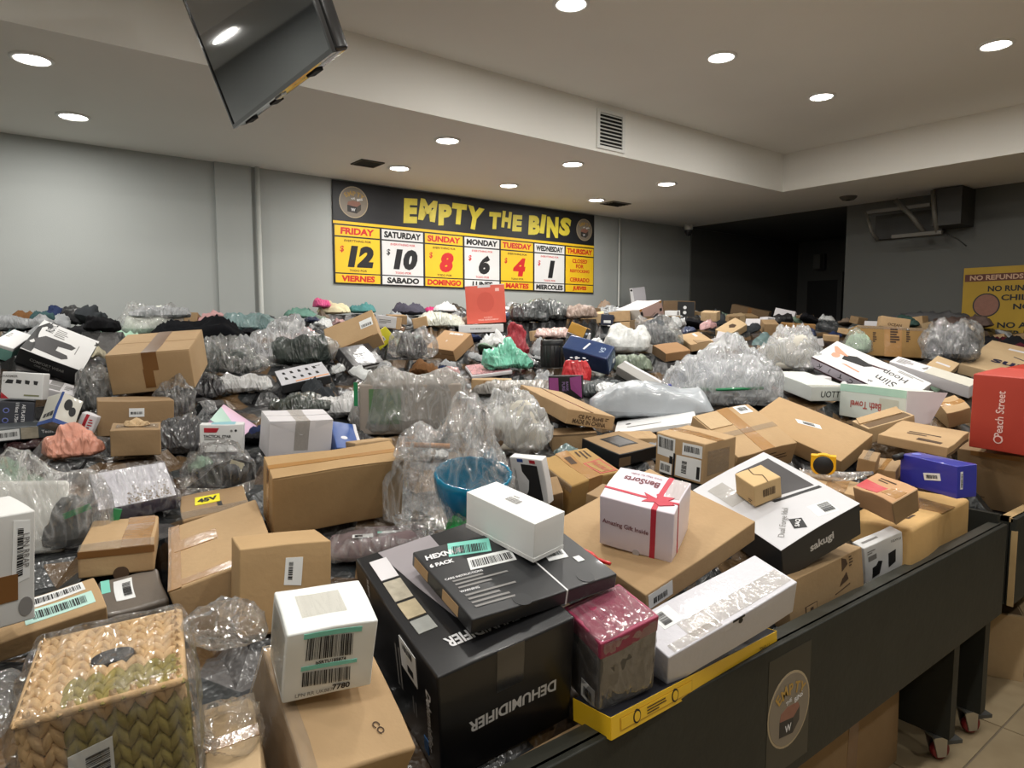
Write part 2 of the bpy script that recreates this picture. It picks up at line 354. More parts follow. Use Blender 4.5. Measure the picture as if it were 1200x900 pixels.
# packages: base centre, (width, depth, height), rotation rows
BOXES = {
 'onesie': ((0.2402, 3.3683, 1.4623), (0.2174, 0.341, 0.064), ((0.8871, 0.2961, 0.3542), (-0.1355, 0.9005, -0.4133), (-0.4413, 0.3186, 0.8389))),
 'tealbox': ((0.0904, 3.4608, 1.4866), (0.0772, 0.2208, 0.0593), ((0.9008, 0.3586, 0.245), (-0.2745, 0.9073, -0.3186), (-0.3365, 0.2197, 0.9157))),
 'chargers': ((0.1095, 2.9037, 1.3401), (0.1208, 0.07, 0.0919), ((0.9461, 0.3035, 0.1131), (-0.3107, 0.9491, 0.0516), (-0.0917, -0.0839, 0.9922))),
 'greytext': ((0.0822, 2.9317, 1.2495), (0.1008, 0.1207, 0.0862), ((0.9923, 0.0784, 0.0963), (-0.0778, 0.9969, -0.0108), (-0.0968, 0.0033, 0.9953))),
 'earbuds': ((0.175, 2.6204, 1.2661), (0.0769, 0.0721, 0.1057), ((0.4703, 0.8148, 0.339), (-0.8504, 0.3157, 0.4209), (0.236, -0.4862, 0.8414))),
 'behindwhite': ((0.2216, 3.0793, 1.3273), (0.1008, 0.1304, 0.0371), ((0.9338, 0.2187, 0.2833), (-0.1533, 0.9597, -0.2357), (-0.3234, 0.1766, 0.9296))),
 'redwhite': ((0.2585, 2.6617, 1.2426), (0.0493, 0.04, 0.0611), ((0.8492, 0.3768, 0.37), (-0.3573, 0.9259, -0.1229), (-0.3888, -0.0278, 0.9209))),
 'flatrow': ((0.1033, 2.8087, 1.2203), (0.1713, 0.1193, 0.0424), ((0.9967, -0.0807, 0.0098), (0.081, 0.996, -0.0388), (-0.0066, 0.0395, 0.9992))),
 'bigcarton': ((0.5828, 3.0712, 1.3767), (0.293, 0.3427, 0.1554), ((0.9183, 0.3662, -0.1507), (-0.3891, 0.9049, -0.1723), (0.0733, 0.2169, 0.9734))),
 'cartonlabel': ((0.4237, 2.7699, 1.2093), (0.2368, 0.18, 0.1217), ((0.9937, 0.1032, 0.044), (-0.1032, 0.9947, -0.0019), (-0.044, -0.0027, 0.999))),
 'torncarton': ((0.3661, 2.3893, 1.2004), (0.1356, 0.1201, 0.0814), ((0.9798, 0.1976, 0.0304), (-0.1957, 0.9791, -0.0561), (-0.0408, 0.049, 0.998))),
 'tactical': ((0.6274, 2.4, 1.172), (0.1362, 0.05, 0.0945), ((0.949, 0.3147, 0.016), (-0.3136, 0.9482, -0.0515), (-0.0314, 0.0439, 0.9985))),
 'irid': ((0.7359, 2.6712, 1.2141), (0.1513, 0.222, 0.015), ((0.7399, 0.4527, 0.4977), (-0.2785, 0.8795, -0.3859), (-0.6124, 0.1469, 0.7768))),
 'whitecarton': ((0.8425, 2.3108, 1.1582), (0.2156, 0.1212, 0.1301), ((0.9965, 0.0786, 0.0297), (-0.0709, 0.9762, -0.2049), (-0.0451, 0.2021, 0.9783))),
 'bluebox': ((1.0129, 2.2892, 1.1553), (0.0917, 0.201, 0.05), ((0.9526, 0.2925, 0.0838), (-0.2431, 0.8973, -0.3685), (-0.1829, 0.3306, 0.9259))),
 'powerstrip': ((1.2362, 3.2397, 1.3221), (0.23, 0.1962, 0.0427), ((0.956, 0.168, -0.2406), (-0.226, 0.9444, -0.2387), (0.1872, 0.2825, 0.9408))),
 'tiltparcel': ((1.6836, 3.5919, 1.4589), (0.3044, 0.0913, 0.2383), ((0.7766, 0.5877, 0.2268), (-0.4994, 0.355, 0.7903), (0.3839, -0.727, 0.5692))),
 'yellowbox': ((2.0339, 3.9108, 1.4662), (0.1486, 0.03, 0.0951), ((0.7014, 0.4189, -0.5766), (-0.3281, 0.908, 0.2606), (0.6327, 0.0064, 0.7744))),
 'greybox': ((1.6534, 3.5125, 1.3755), (0.2022, 0.1688, 0.0721), ((0.9761, -0.2162, 0.0197), (0.1815, 0.7629, -0.6205), (0.1191, 0.6093, 0.784))),
 'framex': ((2.4761, 3.8243, 1.4239), (0.2209, 0.2231, 0.0825), ((0.3534, 0.8275, -0.4363), (-0.9297, 0.2593, -0.2615), (-0.1032, 0.4981, 0.8609))),
 'coral': ((3.0408, 4.205, 1.6085), (0.2954, 0.1, 0.287), ((0.8123, 0.581, -0.051), (-0.5803, 0.8139, 0.0284), (0.058, 0.0066, 0.9983))),
 'coralbase': ((2.9643, 4.1703, 1.5399), (0.3307, 0.16, 0.0575), ((0.8175, 0.5754, -0.0237), (-0.5753, 0.8178, 0.0148), (0.0279, 0.0016, 0.9996))),
 'navy': ((2.9087, 2.9515, 1.366), (0.2904, 0.1181, 0.1421), ((0.4008, 0.7411, -0.5386), (-0.8872, 0.1673, -0.4301), (-0.2286, 0.6502, 0.7246))),
 'smalllabel': ((2.9194, 3.0774, 1.3476), (0.1341, 0.0605, 0.0621), ((0.6286, 0.7555, 0.1849), (-0.7241, 0.6552, -0.2155), (-0.2839, 0.0016, 0.9589))),
 'purple': ((2.4277, 2.6391, 1.2091), (0.1773, 0.06, 0.1215), ((0.6605, 0.7504, -0.0246), (-0.75, 0.6609, 0.0257), (0.0355, 0.0015, 0.9994))),
 'orangebox': ((3.1063, 3.2794, 1.5264), (0.1331, 0.06, 0.0708), ((0.6672, 0.6907, 0.2789), (-0.6353, 0.7232, -0.271), (-0.3889, 0.0036, 0.9213))),
 'china': ((2.0268, 2.2364, 1.2066), (0.5818, 0.2148, 0.0606), ((-0.3315, 0.9316, 0.1489), (-0.9397, -0.312, -0.14), (-0.084, -0.1863, 0.9789))),
 'underchina': ((1.9202, 2.0459, 1.0904), (0.1856, 0.1512, 0.0689), ((0.8004, 0.5969, -0.0547), (-0.5967, 0.8021, 0.0219), (0.0569, 0.0151, 0.9983))),
 'phonebox': ((1.2776, 1.5218, 1.0766), (0.1153, 0.03, 0.1425), ((0.283, 0.9275, -0.2443), (-0.9585, 0.2827, -0.037), (0.0347, 0.2447, 0.969))),
 'tapedbox': ((1.5234, 1.6097, 1.0324), (0.1844, 0.2024, 0.1179), ((-0.068, 0.9878, -0.1401), (-0.9592, -0.1033, -0.2632), (-0.2744, 0.1165, 0.9545))),
 'sidebrown': ((1.3729, 1.57, 1.0292), (0.0778, 0.0686, 0.097), ((0.8536, 0.3239, -0.4079), (-0.4904, 0.7636, -0.42), (0.1755, 0.5585, 0.8107))),
 'pictbox': ((1.9577, 1.8246, 1.0892), (0.2163, 0.2009, 0.0496), ((-0.0535, 0.996, -0.071), (-0.9872, -0.0634, -0.1462), (-0.1502, 0.0622, 0.9867))),
 'shipbox': ((2.0371, 1.5238, 1.0562), (0.2119, 0.1862, 0.1466), ((0.0205, 0.9985, -0.0511), (-0.9964, 0.0162, -0.0835), (-0.0825, 0.0527, 0.9952))),
 'gift': ((1.2785, 1.1003, 1.072), (0.1816, 0.1404, 0.1422), ((0.4016, 0.8766, -0.2651), (-0.9081, 0.3438, -0.2389), (-0.1183, 0.3367, 0.9341))),
 'flatcarton': ((1.3416, 1.138, 1.0363), (0.3628, 0.3843, 0.0572), ((-0.039, 0.9528, -0.301), (-0.9789, -0.0968, -0.1798), (-0.2005, 0.2876, 0.9365))),
 'longwhite': ((1.2375, 0.8637, 0.9245), (0.3824, 0.1182, 0.0857), ((0.9657, 0.0902, -0.2436), (-0.1474, 0.9624, -0.2282), (0.2138, 0.2563, 0.9427))),
 'yellowtray': ((1.1557, 0.8708, 0.8371), (0.5911, 0.0931, 0.0417), ((0.9988, -0.0431, 0.0243), (0.0417, 0.9977, 0.053), (-0.0265, -0.052, 0.9983))),
 'burgundy': ((0.9395, 0.8953, 0.895), (0.1337, 0.114, 0.1725), ((0.9767, 0.1081, -0.1855), (-0.1466, 0.9671, -0.2081), (0.1569, 0.2304, 0.9604))),
 'dehum': ((0.7427, 1.1202, 0.8643), (0.278, 0.3816, 0.2403), ((0.9816, 0.0826, -0.1723), (-0.1195, 0.969, -0.2163), (0.1491, 0.2329, 0.961))),
 'hex': ((0.802, 1.0218, 1.1049), (0.328, 0.234, 0.0303), ((0.9961, 0.0691, -0.0546), (-0.0798, 0.9703, -0.2282), (0.0373, 0.2317, 0.9721))),
 'whitephone': ((0.8538, 1.0886, 1.1568), (0.2006, 0.0868, 0.0815), ((0.1176, 0.9898, -0.0811), (-0.9835, 0.1047, -0.1475), (-0.1375, 0.0971, 0.9857))),
 'cube': ((0.3741, 0.9477, 1.0822), (0.1271, 0.1029, 0.1143), ((0.9866, 0.1628, 0.0045), (-0.1567, 0.9562, -0.2472), (-0.0446, 0.2432, 0.9689))),
 'undercube': ((0.3778, 0.9788, 0.927), (0.1651, 0.2278, 0.1386), ((0.9943, 0.0664, 0.0832), (-0.023, 0.8972, -0.4411), (-0.1039, 0.4367, 0.8936))),
 'upright': ((0.4431, 1.3262, 1.0056), (0.1692, 0.15, 0.1649), ((0.9824, 0.1728, 0.0702), (-0.1798, 0.9776, 0.1095), (-0.0497, -0.1202, 0.9915))),
 'bigflap': ((0.4772, 1.6234, 0.8348), (0.2116, 0.3856, 0.281), ((0.9457, 0.2006, -0.2558), (-0.2097, 0.9777, -0.0086), (0.2484, 0.0618, 0.9667))),
 'longcarton': ((0.7293, 1.7162, 1.086), (0.343, 0.1181, 0.1659), ((0.9909, 0.1162, -0.068), (-0.1298, 0.9591, -0.2517), (0.036, 0.2582, 0.9654))),
 'tapedleft': ((0.2278, 1.7394, 1.0696), (0.1412, 0.2447, 0.0586), ((0.9761, 0.2162, 0.0204), (-0.216, 0.9763, -0.0096), (-0.022, 0.0049, 0.9997))),
 'taupe': ((0.2211, 1.5667, 1.0228), (0.114, 0.1274, 0.029), ((0.9983, 0.021, -0.0547), (-0.0342, 0.9672, -0.2518), (0.0477, 0.2532, 0.9662))),
 'mintlabels': ((0.0675, 1.4494, 1.0546), (0.1719, 0.0855, 0.0428), ((0.9899, -0.1271, -0.063), (0.0922, 0.9139, -0.3953), (0.1079, 0.3855, 0.9164))),
 'leftwhite': ((-0.0142, 1.3516, 1.1283), (0.0953, 0.0987, 0.183), ((0.9557, -0.2913, 0.0423), (0.294, 0.9523, -0.0825), (-0.0163, 0.0913, 0.9957))),
 'floral': ((0.3068, 2.0803, 1.1224), (0.1834, 0.1465, 0.05), ((0.9975, -0.0143, -0.069), (-0.0209, 0.8749, -0.4839), (0.0672, 0.4841, 0.8724))),
 'yellowlabel': ((0.4791, 1.9201, 1.0778), (0.1643, 0.2006, 0.0438), ((0.9769, 0.18, -0.1149), (-0.1882, 0.9799, -0.0655), (0.1008, 0.0857, 0.9912))),
 'basket': ((0.1173, 0.9674, 1.01), (0.1643, 0.2003, 0.17), ((0.9801, 0.1854, -0.0704), (-0.1872, 0.9821, -0.0194), (0.0656, 0.0322, 0.9973))),
 'lowcarton': ((0.2475, 0.9003, 0.9444), (0.0671, 0.1829, 0.1087), ((0.961, 0.2366, -0.1434), (-0.2387, 0.9711, 0.0025), (0.1399, 0.0318, 0.9897))),
 'sakugi': ((1.8181, 1.0672, 1.0077), (0.3587, 0.2796, 0.1081), ((-0.2207, 0.884, -0.4121), (-0.9487, -0.2926, -0.1196), (-0.2263, 0.3646, 0.9033))),
 'tiny': ((1.758, 1.0855, 1.1046), (0.0877, 0.0909, 0.067), ((-0.3227, 0.8936, -0.312), (-0.9221, -0.3712, -0.1096), (-0.2138, 0.2523, 0.9437))),
 'widebrown': ((2.7959, 1.5037, 1.0985), (0.4386, 0.2318, 0.075), ((0.0048, 0.914, -0.4057), (-0.9614, -0.1074, -0.2533), (-0.2751, 0.3913, 0.8782))),
 'tapestrip': ((2.4514, 1.611, 1.085), (0.2878, 0.3017, 0.1024), ((0.9447, 0.2197, -0.2437), (-0.2988, 0.8828, -0.3625), (0.1355, 0.4153, 0.8995))),
 'mailer': ((2.375, 1.9863, 1.1447), (0.3571, 0.2937, 0.0204), ((0.6379, 0.7556, -0.149), (-0.7489, 0.6537, 0.109), (0.1797, 0.042, 0.9828))),
 'hoop': ((3.939, 1.7784, 1.2882), (0.5653, 0.2335, 0.0715), ((0.0047, 0.9061, -0.423), (-0.9226, -0.1592, -0.3513), (-0.3857, 0.3919, 0.8353))),
 'uott': ((3.4694, 1.8788, 1.2358), (0.3615, 0.216, 0.0756), ((-0.4232, 0.9052, -0.0391), (-0.8935, -0.4241, -0.1476), (-0.1502, -0.0275, 0.9883))),
 'bathbox': ((3.3868, 1.4478, 1.1399), (0.4268, 0.1432, 0.1618), ((-0.4268, 0.9038, 0.0307), (-0.9043, -0.4269, -0.0053), (0.0083, -0.03, 0.9995))),
 'longwhite2': ((4.0948, 1.5048, 1.2845), (0.451, 0.0762, 0.0714), ((-0.1718, 0.8955, -0.4105), (-0.9547, -0.2541, -0.1549), (-0.243, 0.3653, 0.8986))),
 'tallcarton': ((4.9215, 2.0875, 1.3647), (0.473, 0.15, 0.2071), ((0.7267, 0.662, 0.1838), (-0.685, 0.7184, 0.1208), (-0.0521, -0.2137, 0.9755))),
 'peach': ((3.3575, 0.9253, 1.094), (0.2033, 0.2406, 0.3098), ((-0.0927, 0.9921, -0.0847), (-0.9951, -0.0954, -0.0277), (-0.0355, 0.0817, 0.996))),
 'underpeach': ((3.5276, 0.9983, 0.8377), (0.2493, 0.25, 0.2726), ((0.0716, 0.9515, -0.2991), (-0.9973, 0.0625, -0.0396), (-0.019, 0.3011, 0.9534))),
 'bluelong': ((2.6262, 0.9299, 1.0192), (0.251, 0.0799, 0.1107), ((-0.4481, 0.8935, -0.0304), (-0.8937, -0.4469, 0.0387), (0.021, 0.0445, 0.9988))),
 'flatbrown': ((3.0061, 1.1251, 1.1197), (0.2493, 0.2837, 0.0396), ((0.0896, 0.9912, -0.0979), (-0.9916, 0.0796, -0.1022), (-0.0935, 0.1063, 0.9899))),
 'redtape': ((2.2294, 0.9268, 1.0236), (0.143, 0.1072, 0.0747), ((-0.2566, 0.8932, -0.3692), (-0.9556, -0.2916, -0.0412), (-0.1445, 0.3423, 0.9284))),
 'shirts': ((2.1938, 0.9265, 0.8015), (0.1539, 0.0447, 0.1492), ((0.9109, 0.3054, -0.2776), (-0.3302, 0.9428, -0.0463), (0.2476, 0.1338, 0.9596))),
 'symbols': ((1.8019, 0.9106, 0.8122), (0.3468, 0.05, 0.1359), ((0.992, 0.0848, -0.0933), (-0.0822, 0.9961, 0.0317), (0.0956, -0.0238, 0.9951))),
 'sure': ((5.0723, 1.4673, 1.3255), (0.312, 0.6076, 0.0659), ((0.0803, 0.9743, -0.2103), (-0.9657, 0.0238, -0.2586), (-0.2469, 0.2239, 0.9428))),
 'paleflap': ((4.5029, 1.6108, 1.3198), (0.1261, 0.201, 0.0498), ((0.1434, 0.9686, -0.2029), (-0.927, 0.0597, -0.3703), (-0.3466, 0.2412, 0.9065))),
 'smallright': ((2.5912, 1.1507, 1.0636), (0.06, 0.1262, 0.0498), ((0.2953, 0.952, -0.0806), (-0.9535, 0.2884, -0.0869), (-0.0595, 0.1025, 0.9929))),
 'behindtape': ((2.693, 1.1305, 1.024), (0.0947, 0.201, 0.0458), ((0.2566, 0.9651, -0.0531), (-0.9659, 0.258, 0.0225), (0.0354, 0.0455, 0.9983))),
 'tapedlow': ((2.3358, 1.1955, 0.9854), (0.2215, 0.2506, 0.0546), ((0.357, 0.9315, 0.0696), (-0.9279, 0.3622, -0.0888), (-0.1079, -0.0329, 0.9936))),
 'underdehum': ((0.7434, 0.8711, 0.7684), (0.2755, 0.03, 0.0752), ((0.9977, -0.0649, 0.0213), (0.0649, 0.9979, 0.0043), (-0.0215, -0.0029, 0.9998))),
 'pinkwhite': ((4.5969, 4.0384, 1.6453), (0.2945, 0.2781, 0.1262), ((-0.0603, 0.9474, -0.3142), (-0.9981, -0.0614, 0.0064), (-0.0133, 0.314, 0.9493))),
 'laptop': ((5.5251, 4.8641, 1.7494), (0.1635, 0.03, 0.2439), ((0.8042, 0.5935, 0.0332), (-0.5818, 0.7745, 0.2484), (0.1217, -0.2191, 0.9681))),
 'navysmall': ((3.6988, 3.5835, 1.5937), (0.0943, 0.05, 0.0795), ((0.6903, 0.7205, 0.0658), (-0.7173, 0.6934, -0.0682), (-0.0948, -0.0001, 0.9955))),
 'openbrown': ((3.4979, 2.8155, 1.3961), (0.1565, 0.1826, 0.0587), ((-0.2659, 0.9432, -0.199), (-0.9098, -0.3138, -0.2716), (-0.3186, 0.1089, 0.9416))),
 'flapbrown': ((3.8473, 2.8865, 1.459), (0.3357, 0.1531, 0.05), ((-0.5923, 0.7708, -0.2348), (-0.7875, -0.6154, -0.0335), (-0.1703, 0.1651, 0.9715))),
 'tiltbrown': ((4.5911, 3.1144, 1.5304), (0.1243, 0.2044, 0.0652), ((-0.0675, 0.8504, -0.5218), (-0.901, -0.2766, -0.3342), (-0.4286, 0.4475, 0.7849))),
 'greyslab': ((2.986, 2.6305, 1.266), (0.2808, 0.0826, 0.0564), ((0.2256, 0.9286, -0.2945), (-0.8799, 0.0644, -0.4708), (-0.4182, 0.3654, 0.8316))),
 'whitesmallfar': ((5.0419, 3.0949, 1.5812), (0.2311, 0.0603, 0.0759), ((-0.6901, 0.7176, 0.0943), (-0.7237, -0.6856, -0.0791), (0.0079, -0.1228, 0.9924))),
 'darkcarton': ((6.0046, 3.8787, 1.6175), (0.3685, 0.1, 0.1475), ((0.3095, 0.9509, 0.0026), (-0.9255, 0.3019, -0.2289), (-0.2184, 0.0685, 0.9735))),
 'brownlabelmid': ((3.4354, 3.1799, 1.4251), (0.1365, 0.05, 0.0691), ((0.6297, 0.772, 0.0868), (-0.7628, 0.6356, -0.1191), (-0.1471, 0.0088, 0.9891))),
 'cardtag': ((3.4911, 3.0259, 1.4179), (0.1033, 0.02, 0.0586), ((0.5826, 0.7872, 0.2021), (-0.7456, 0.6167, -0.2525), (-0.3234, -0.0036, 0.9462))),
 'speakerbox': ((5.3656, 4.2378, 1.6649), (0.2997, 0.15, 0.1592), ((0.6637, 0.7477, 0.0222), (-0.7476, 0.664, -0.0112), (-0.0231, -0.0092, 0.9997))),
 'whitebar': ((4.441, 3.5656, 1.669), (0.1203, 0.04, 0.0411), ((0.6254, 0.7802, -0.0115), (-0.7801, 0.6255, 0.0151), (0.019, -0.0005, 0.9998))),
 'fuzzybrown': ((5.1148, 2.869, 1.5358), (0.2551, 0.12, 0.0718), ((0.4901, 0.8709, 0.0371), (-0.8685, 0.4915, -0.0648), (-0.0747, -0.0005, 0.9972))),
 'behindcoral': ((3.0491, 4.1437, 1.4628), (0.156, 0.1, 0.0806), ((0.8025, 0.5959, -0.0307), (-0.5956, 0.803, 0.0181), (0.0355, 0.0038, 0.9994))),
 'whitecard': ((2.218, 4.2378, 1.577), (0.175, 0.06, 0.0794), ((0.4695, 0.8752, 0.1166), (-0.8752, 0.4788, -0.0696), (-0.1168, -0.0693, 0.9907))),
 'smallbrownback': ((2.5859, 4.4075, 1.576), (0.1106, 0.08, 0.0751), ((0.8452, 0.5008, -0.1863), (-0.4905, 0.8655, 0.1014), (0.212, 0.0057, 0.9772))),
 'pinkpad': ((2.4019, 3.3048, 1.3124), (0.2452, 0.2702, 0.025), ((0.8858, 0.4338, -0.165), (-0.4506, 0.889, -0.0818), (0.1112, 0.1468, 0.9829))),
 'brownstrip': ((2.1991, 2.9959, 1.2444), (0.2195, 0.1, 0.0572), ((0.8095, 0.5871, -0.0029), (-0.5871, 0.8095, -0.005), (-0.0006, 0.0057, 1.0))),
 'triangleflap': ((5.1893, 2.1822, 1.5707), (0.1921, 0.08, 0.0752), ((0.6048, 0.7811, 0.1555), (-0.7808, 0.62, -0.0775), (-0.1569, -0.0745, 0.9848))),
 'bluechip': ((2.8123, 2.3095, 1.2454), (0.0938, 0.04, 0.0341), ((0.6706, 0.7274, -0.1458), (-0.7104, 0.6862, 0.1561), (0.2136, -0.0011, 0.9769))),
 'openflap': ((3.1394, 1.332, 1.1214), (0.1203, 0.2111, 0.0703), ((-0.53, 0.7831, -0.3255), (-0.831, -0.5561, 0.0151), (-0.1692, 0.2784, 0.9454))),
 'underuott': ((3.5524, 1.7781, 1.119), (0.2915, 0.1267, 0.0737), ((0.2583, 0.9652, -0.0418), (-0.9645, 0.2552, -0.0687), (-0.0556, 0.0581, 0.9968))),
 'rightbrown': ((3.639, 1.2406, 1.149), (0.1241, 0.1062, 0.0856), ((-0.5519, 0.7026, -0.4491), (-0.7427, -0.6591, -0.1183), (-0.3791, 0.2683, 0.8856))),
 'giftside': ((1.4705, 1.4118, 0.9989), (0.0917, 0.1, 0.1002), ((0.2608, 0.9601, -0.1014), (-0.9635, 0.2522, -0.0904), (-0.0612, 0.1213, 0.9907))),
 'crumpled': ((2.53, 0.985, 0.795), (0.58, 0.22, 0.168), ((0.9986,-0.0523,0.),(0.0523,0.9986,0.),(0.,0.,1.))),
}
# soft goods: base centre, (width, depth, height), turn
SOFT = {
 'peachbag': ((0.2051, 2.4651, 1.1916), (0.1599, 0.1119, 0.0752), -0.083),
 'wheelbag': ((0.5331, 2.0857, 1.1114), (0.2099, 0.1469, 0.1259), -0.25),
 'foambag': ((0.1059, 1.8909, 1.0785), (0.2887, 0.1588, 0.1947), -0.056),
 'greenbag': ((1.3832, 2.4479, 1.1618), (0.4805, 0.2402, 0.2351), -0.514),
 'darkbag': ((2.1038, 3.6893, 1.3889), (0.3205, 0.1923, 0.1662), -0.518),
 'redbag': ((2.789, 3.533, 1.3886), (0.1564, 0.1251, 0.1877), -0.668),
 'mintbag': ((2.4534, 3.2063, 1.3364), (0.2996, 0.1498, 0.1302), -0.653),
 'can': ((2.8039, 3.1816, 1.3335), (0.1416, 0.1416, 0.1699), -0.722),
 'polka': ((2.6864, 2.8328, 1.268), (0.1739, 0.1217, 0.1155), -0.759),
 'cloudbag': ((1.5937, 2.0506, 1.1043), (0.317, 0.2219, 0.2079), -0.661),
 'bowlbag': ((0.9697, 1.5107, 1.0419), (0.3283, 0.1806, 0.2679), -0.571),
 'mauve': ((0.7798, 1.562, 1.0092), (0.2466, 0.1356, 0.092), -0.463),
 'greymailer': ((2.5278, 2.1503, 1.1579), (0.5785, 0.2603, 0.1319), -0.866),
 'bigclear': ((3.1098, 2.1688, 1.1739), (0.6198, 0.3719, 0.3428), -0.962),
 'clearball': ((3.8697, 2.2196, 1.3093), (0.3824, 0.3059, 0.2819), -1.05),
 'silverbag': ((4.8269, 1.6697, 1.3538), (0.3365, 0.2692, 0.2709), -1.238),
 'mintcloth': ((0.5546, 4.3117, 1.4866), (0.3825, 0.2677, 0.1294), -0.128),
 'blackknit': ((0.5004, 4.1031, 1.5651), (0.1488, 0.1191, 0.0953), -0.121),
 'blackcloth': ((0.9796, 4.1775, 1.5058), (0.473, 0.2838, 0.2017), -0.23),
 'tealpack': ((1.3561, 4.4515, 1.5573), (0.3001, 0.15, 0.1486), -0.296),
 'sheetbag': ((1.3451, 3.7899, 1.3805), (0.5969, 0.3581, 0.2739), -0.341),
 'darkgreenbox': ((1.3758, 3.65, 1.3845), (0.2854, 0.1427, 0.1949), -0.36),
 'dullbag': ((0.9631, 3.5258, 1.3519), (0.3487, 0.1743, 0.1543), -0.267),
 'blackpouch': ((0.7333, 3.168, 1.2802), (0.2043, 0.143, 0.1396), -0.227),
 'dotpack': ((0.9395, 3.2544, 1.2931), (0.2496, 0.1248, 0.0825), -0.281),
 'wirepack': ((1.0711, 2.8568, 1.2309), (0.2518, 0.1511, 0.0755), -0.359),
 'whitepack': ((1.2457, 2.8103, 1.2035), (0.2211, 0.1548, 0.1134), -0.417),
 'clearwhite': ((0.7935, 4.456, 1.5363), (0.3639, 0.182, 0.1646), -0.176),
 'greyroll': ((0.8247, 4.4296, 1.6395), (0.2974, 0.0892, 0.0801), -0.184),
 'pinkpouch': ((2.0533, 4.9929, 1.7284), (0.116, 0.0928, 0.0925), -0.39),
 'creamcloth': ((2.1642, 5.0147, 1.678), (0.235, 0.141, 0.1326), -0.407),
 'tealcloth': ((2.4013, 5.0008, 1.6869), (0.1879, 0.1128, 0.136), -0.448),
 'sagecloth': ((1.8996, 5.0139, 1.6441), (0.2279, 0.1367, 0.1151), -0.362),
 'whitetuft': ((3.0323, 4.7733, 1.6972), (0.1672, 0.1171, 0.1275), -0.566),
 'plaid': ((2.7362, 4.8442, 1.6743), (0.2441, 0.1709, 0.165), -0.514),
 'pinktuft': ((3.0519, 4.9931, 1.7006), (0.1442, 0.1009, 0.0883), -0.549),
 'whitesleeve': ((2.7541, 4.4216, 1.5746), (0.3437, 0.2062, 0.1263), -0.557),
 'darkheap': ((3.3755, 4.1042, 1.6195), (0.2872, 0.2011, 0.1966), -0.688),
 'darkheap2': ((3.6024, 4.06, 1.6398), (0.2667, 0.1867, 0.1881), -0.726),
 'taupepack': ((3.7103, 3.8607, 1.6458), (0.2364, 0.1655, 0.1196), -0.766),
 'pinkpack': ((3.1889, 3.611, 1.5054), (0.2256, 0.1579, 0.1037), -0.723),
 'patternbag': ((3.3768, 3.0795, 1.4121), (0.3217, 0.193, 0.2029), -0.831),
 'glossbag': ((3.6405, 3.0479, 1.4293), (0.3426, 0.2056, 0.1982), -0.874),
 'tealgreen': ((3.6972, 3.0952, 1.4209), (0.3015, 0.2111, 0.1429), -0.874),
 'clearsmall': ((3.1191, 2.8005, 1.3144), (0.2253, 0.1352, 0.1343), -0.839),
 'pillbag': ((2.3329, 2.872, 1.22), (0.5449, 0.218, 0.0865), -0.682),
 'roundpeach': ((0.228, 3.509, 1.3546), (0.1087, 0.0869, 0.0738), -0.065),
 'mintwrap': ((4.6586, 2.1728, 1.4018), (0.1933, 0.1353, 0.1426), -1.134),
 'ringwrap': ((2.413, 1.1935, 1.039), (0.2557, 0.1023, 0.0343), -1.111),
 'coilbag': ((2.6918, 2.6724, 1.2106), (0.2792, 0.1675, 0.0947), -0.789),
 'whitetip': ((2.6418, 2.5459, 1.2336), (0.1181, 0.0826, 0.0738), -0.804),
 'greytuft': ((0.1809, 4.4087, 1.5692), (0.2649, 0.1589, 0.096), -0.041),
 'teatuft': ((0.2654, 4.4172, 1.618), (0.0996, 0.0697, 0.0909), -0.06),
 'blacktuft': ((0.4089, 4.3398, 1.5412), (0.2089, 0.1253, 0.0891), -0.094),
 'darkclear': ((0.3267, 3.0298, 1.2619), (0.1293, 0.0905, 0.1552), -0.107),
 'navytuft': ((0.0915, 3.6856, 1.3614), (0.1253, 0.1002, 0.0895), -0.025),
 'earbag': ((0.5774, 2.8538, 1.2315), (0.1493, 0.1045, 0.1305), -0.2),
 'greybowl': ((0.5289, 2.5551, 1.1658), (0.1627, 0.1302, 0.1252), -0.204),
 'redtuft': ((0.1162, 2.7607, 1.1902), (0.1409, 0.0845, 0.0329), -0.042),
 'redclip': ((1.0429, 1.0375, 1.077), (0.067, 0.0402, 0.033), -0.788),
 'heapA': ((6.4222, 2.3945, 1.5929), (0.5686, 0.398, 0.2128), -1.214),
 'heapB': ((5.7342, 1.7365, 1.4091), (0.479, 0.3353, 0.2286), -1.277),
 'heapC': ((6.2696, 2.1161, 1.573), (0.4068, 0.2848, 0.1615), -1.245),
 'heapD': ((5.659, 1.585, 1.3849), (0.2918, 0.2335, 0.1899), -1.298),
 'heapE': ((5.7729, 2.3681, 1.58), (0.2677, 0.1874, 0.1466), -1.182),
 'heapF': ((5.3694, 1.6742, 1.3886), (0.2294, 0.1606, 0.0972), -1.269),
}

# ------------------------------------------------------------------ the room
PAINT = M('grey wall paint', (172, 176, 174), .7, .03, 2., bump=.0006, bscale=200)
PAINT_D = M('dark grey right wall', (92, 93, 90), .75, .05, 2.)  # right wall in a darker grey than the other walls
CEIL = M('ceiling paint', (238, 236, 230), .8, .03, 2.)
RECESS = M('recess shade tone', (96, 96, 93), .8, .05, 2.)  # recess surfaces coloured darker to stand in for its missing light
XL, XR, YF, YB, ZS, ZT = -3.2, 6.73, -3.2, 5.2, 2.75, 3.07
struct(boxo('wall_back', (XL, YB, 0), (9.3, YB + .1, 3.2), PAINT))
struct(boxo('wall_left', (XL - .1, YF, 0), (XL, YB, 3.2), PAINT))
struct(boxo('wall_front', (XL, YF - .1, 0), (XR, YF, 3.2), PAINT))
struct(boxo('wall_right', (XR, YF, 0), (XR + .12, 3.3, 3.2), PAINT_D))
struct(boxo('wall_recess', (9.2, 3.2, 0), (9.3, YB, 3.2), RECESS))
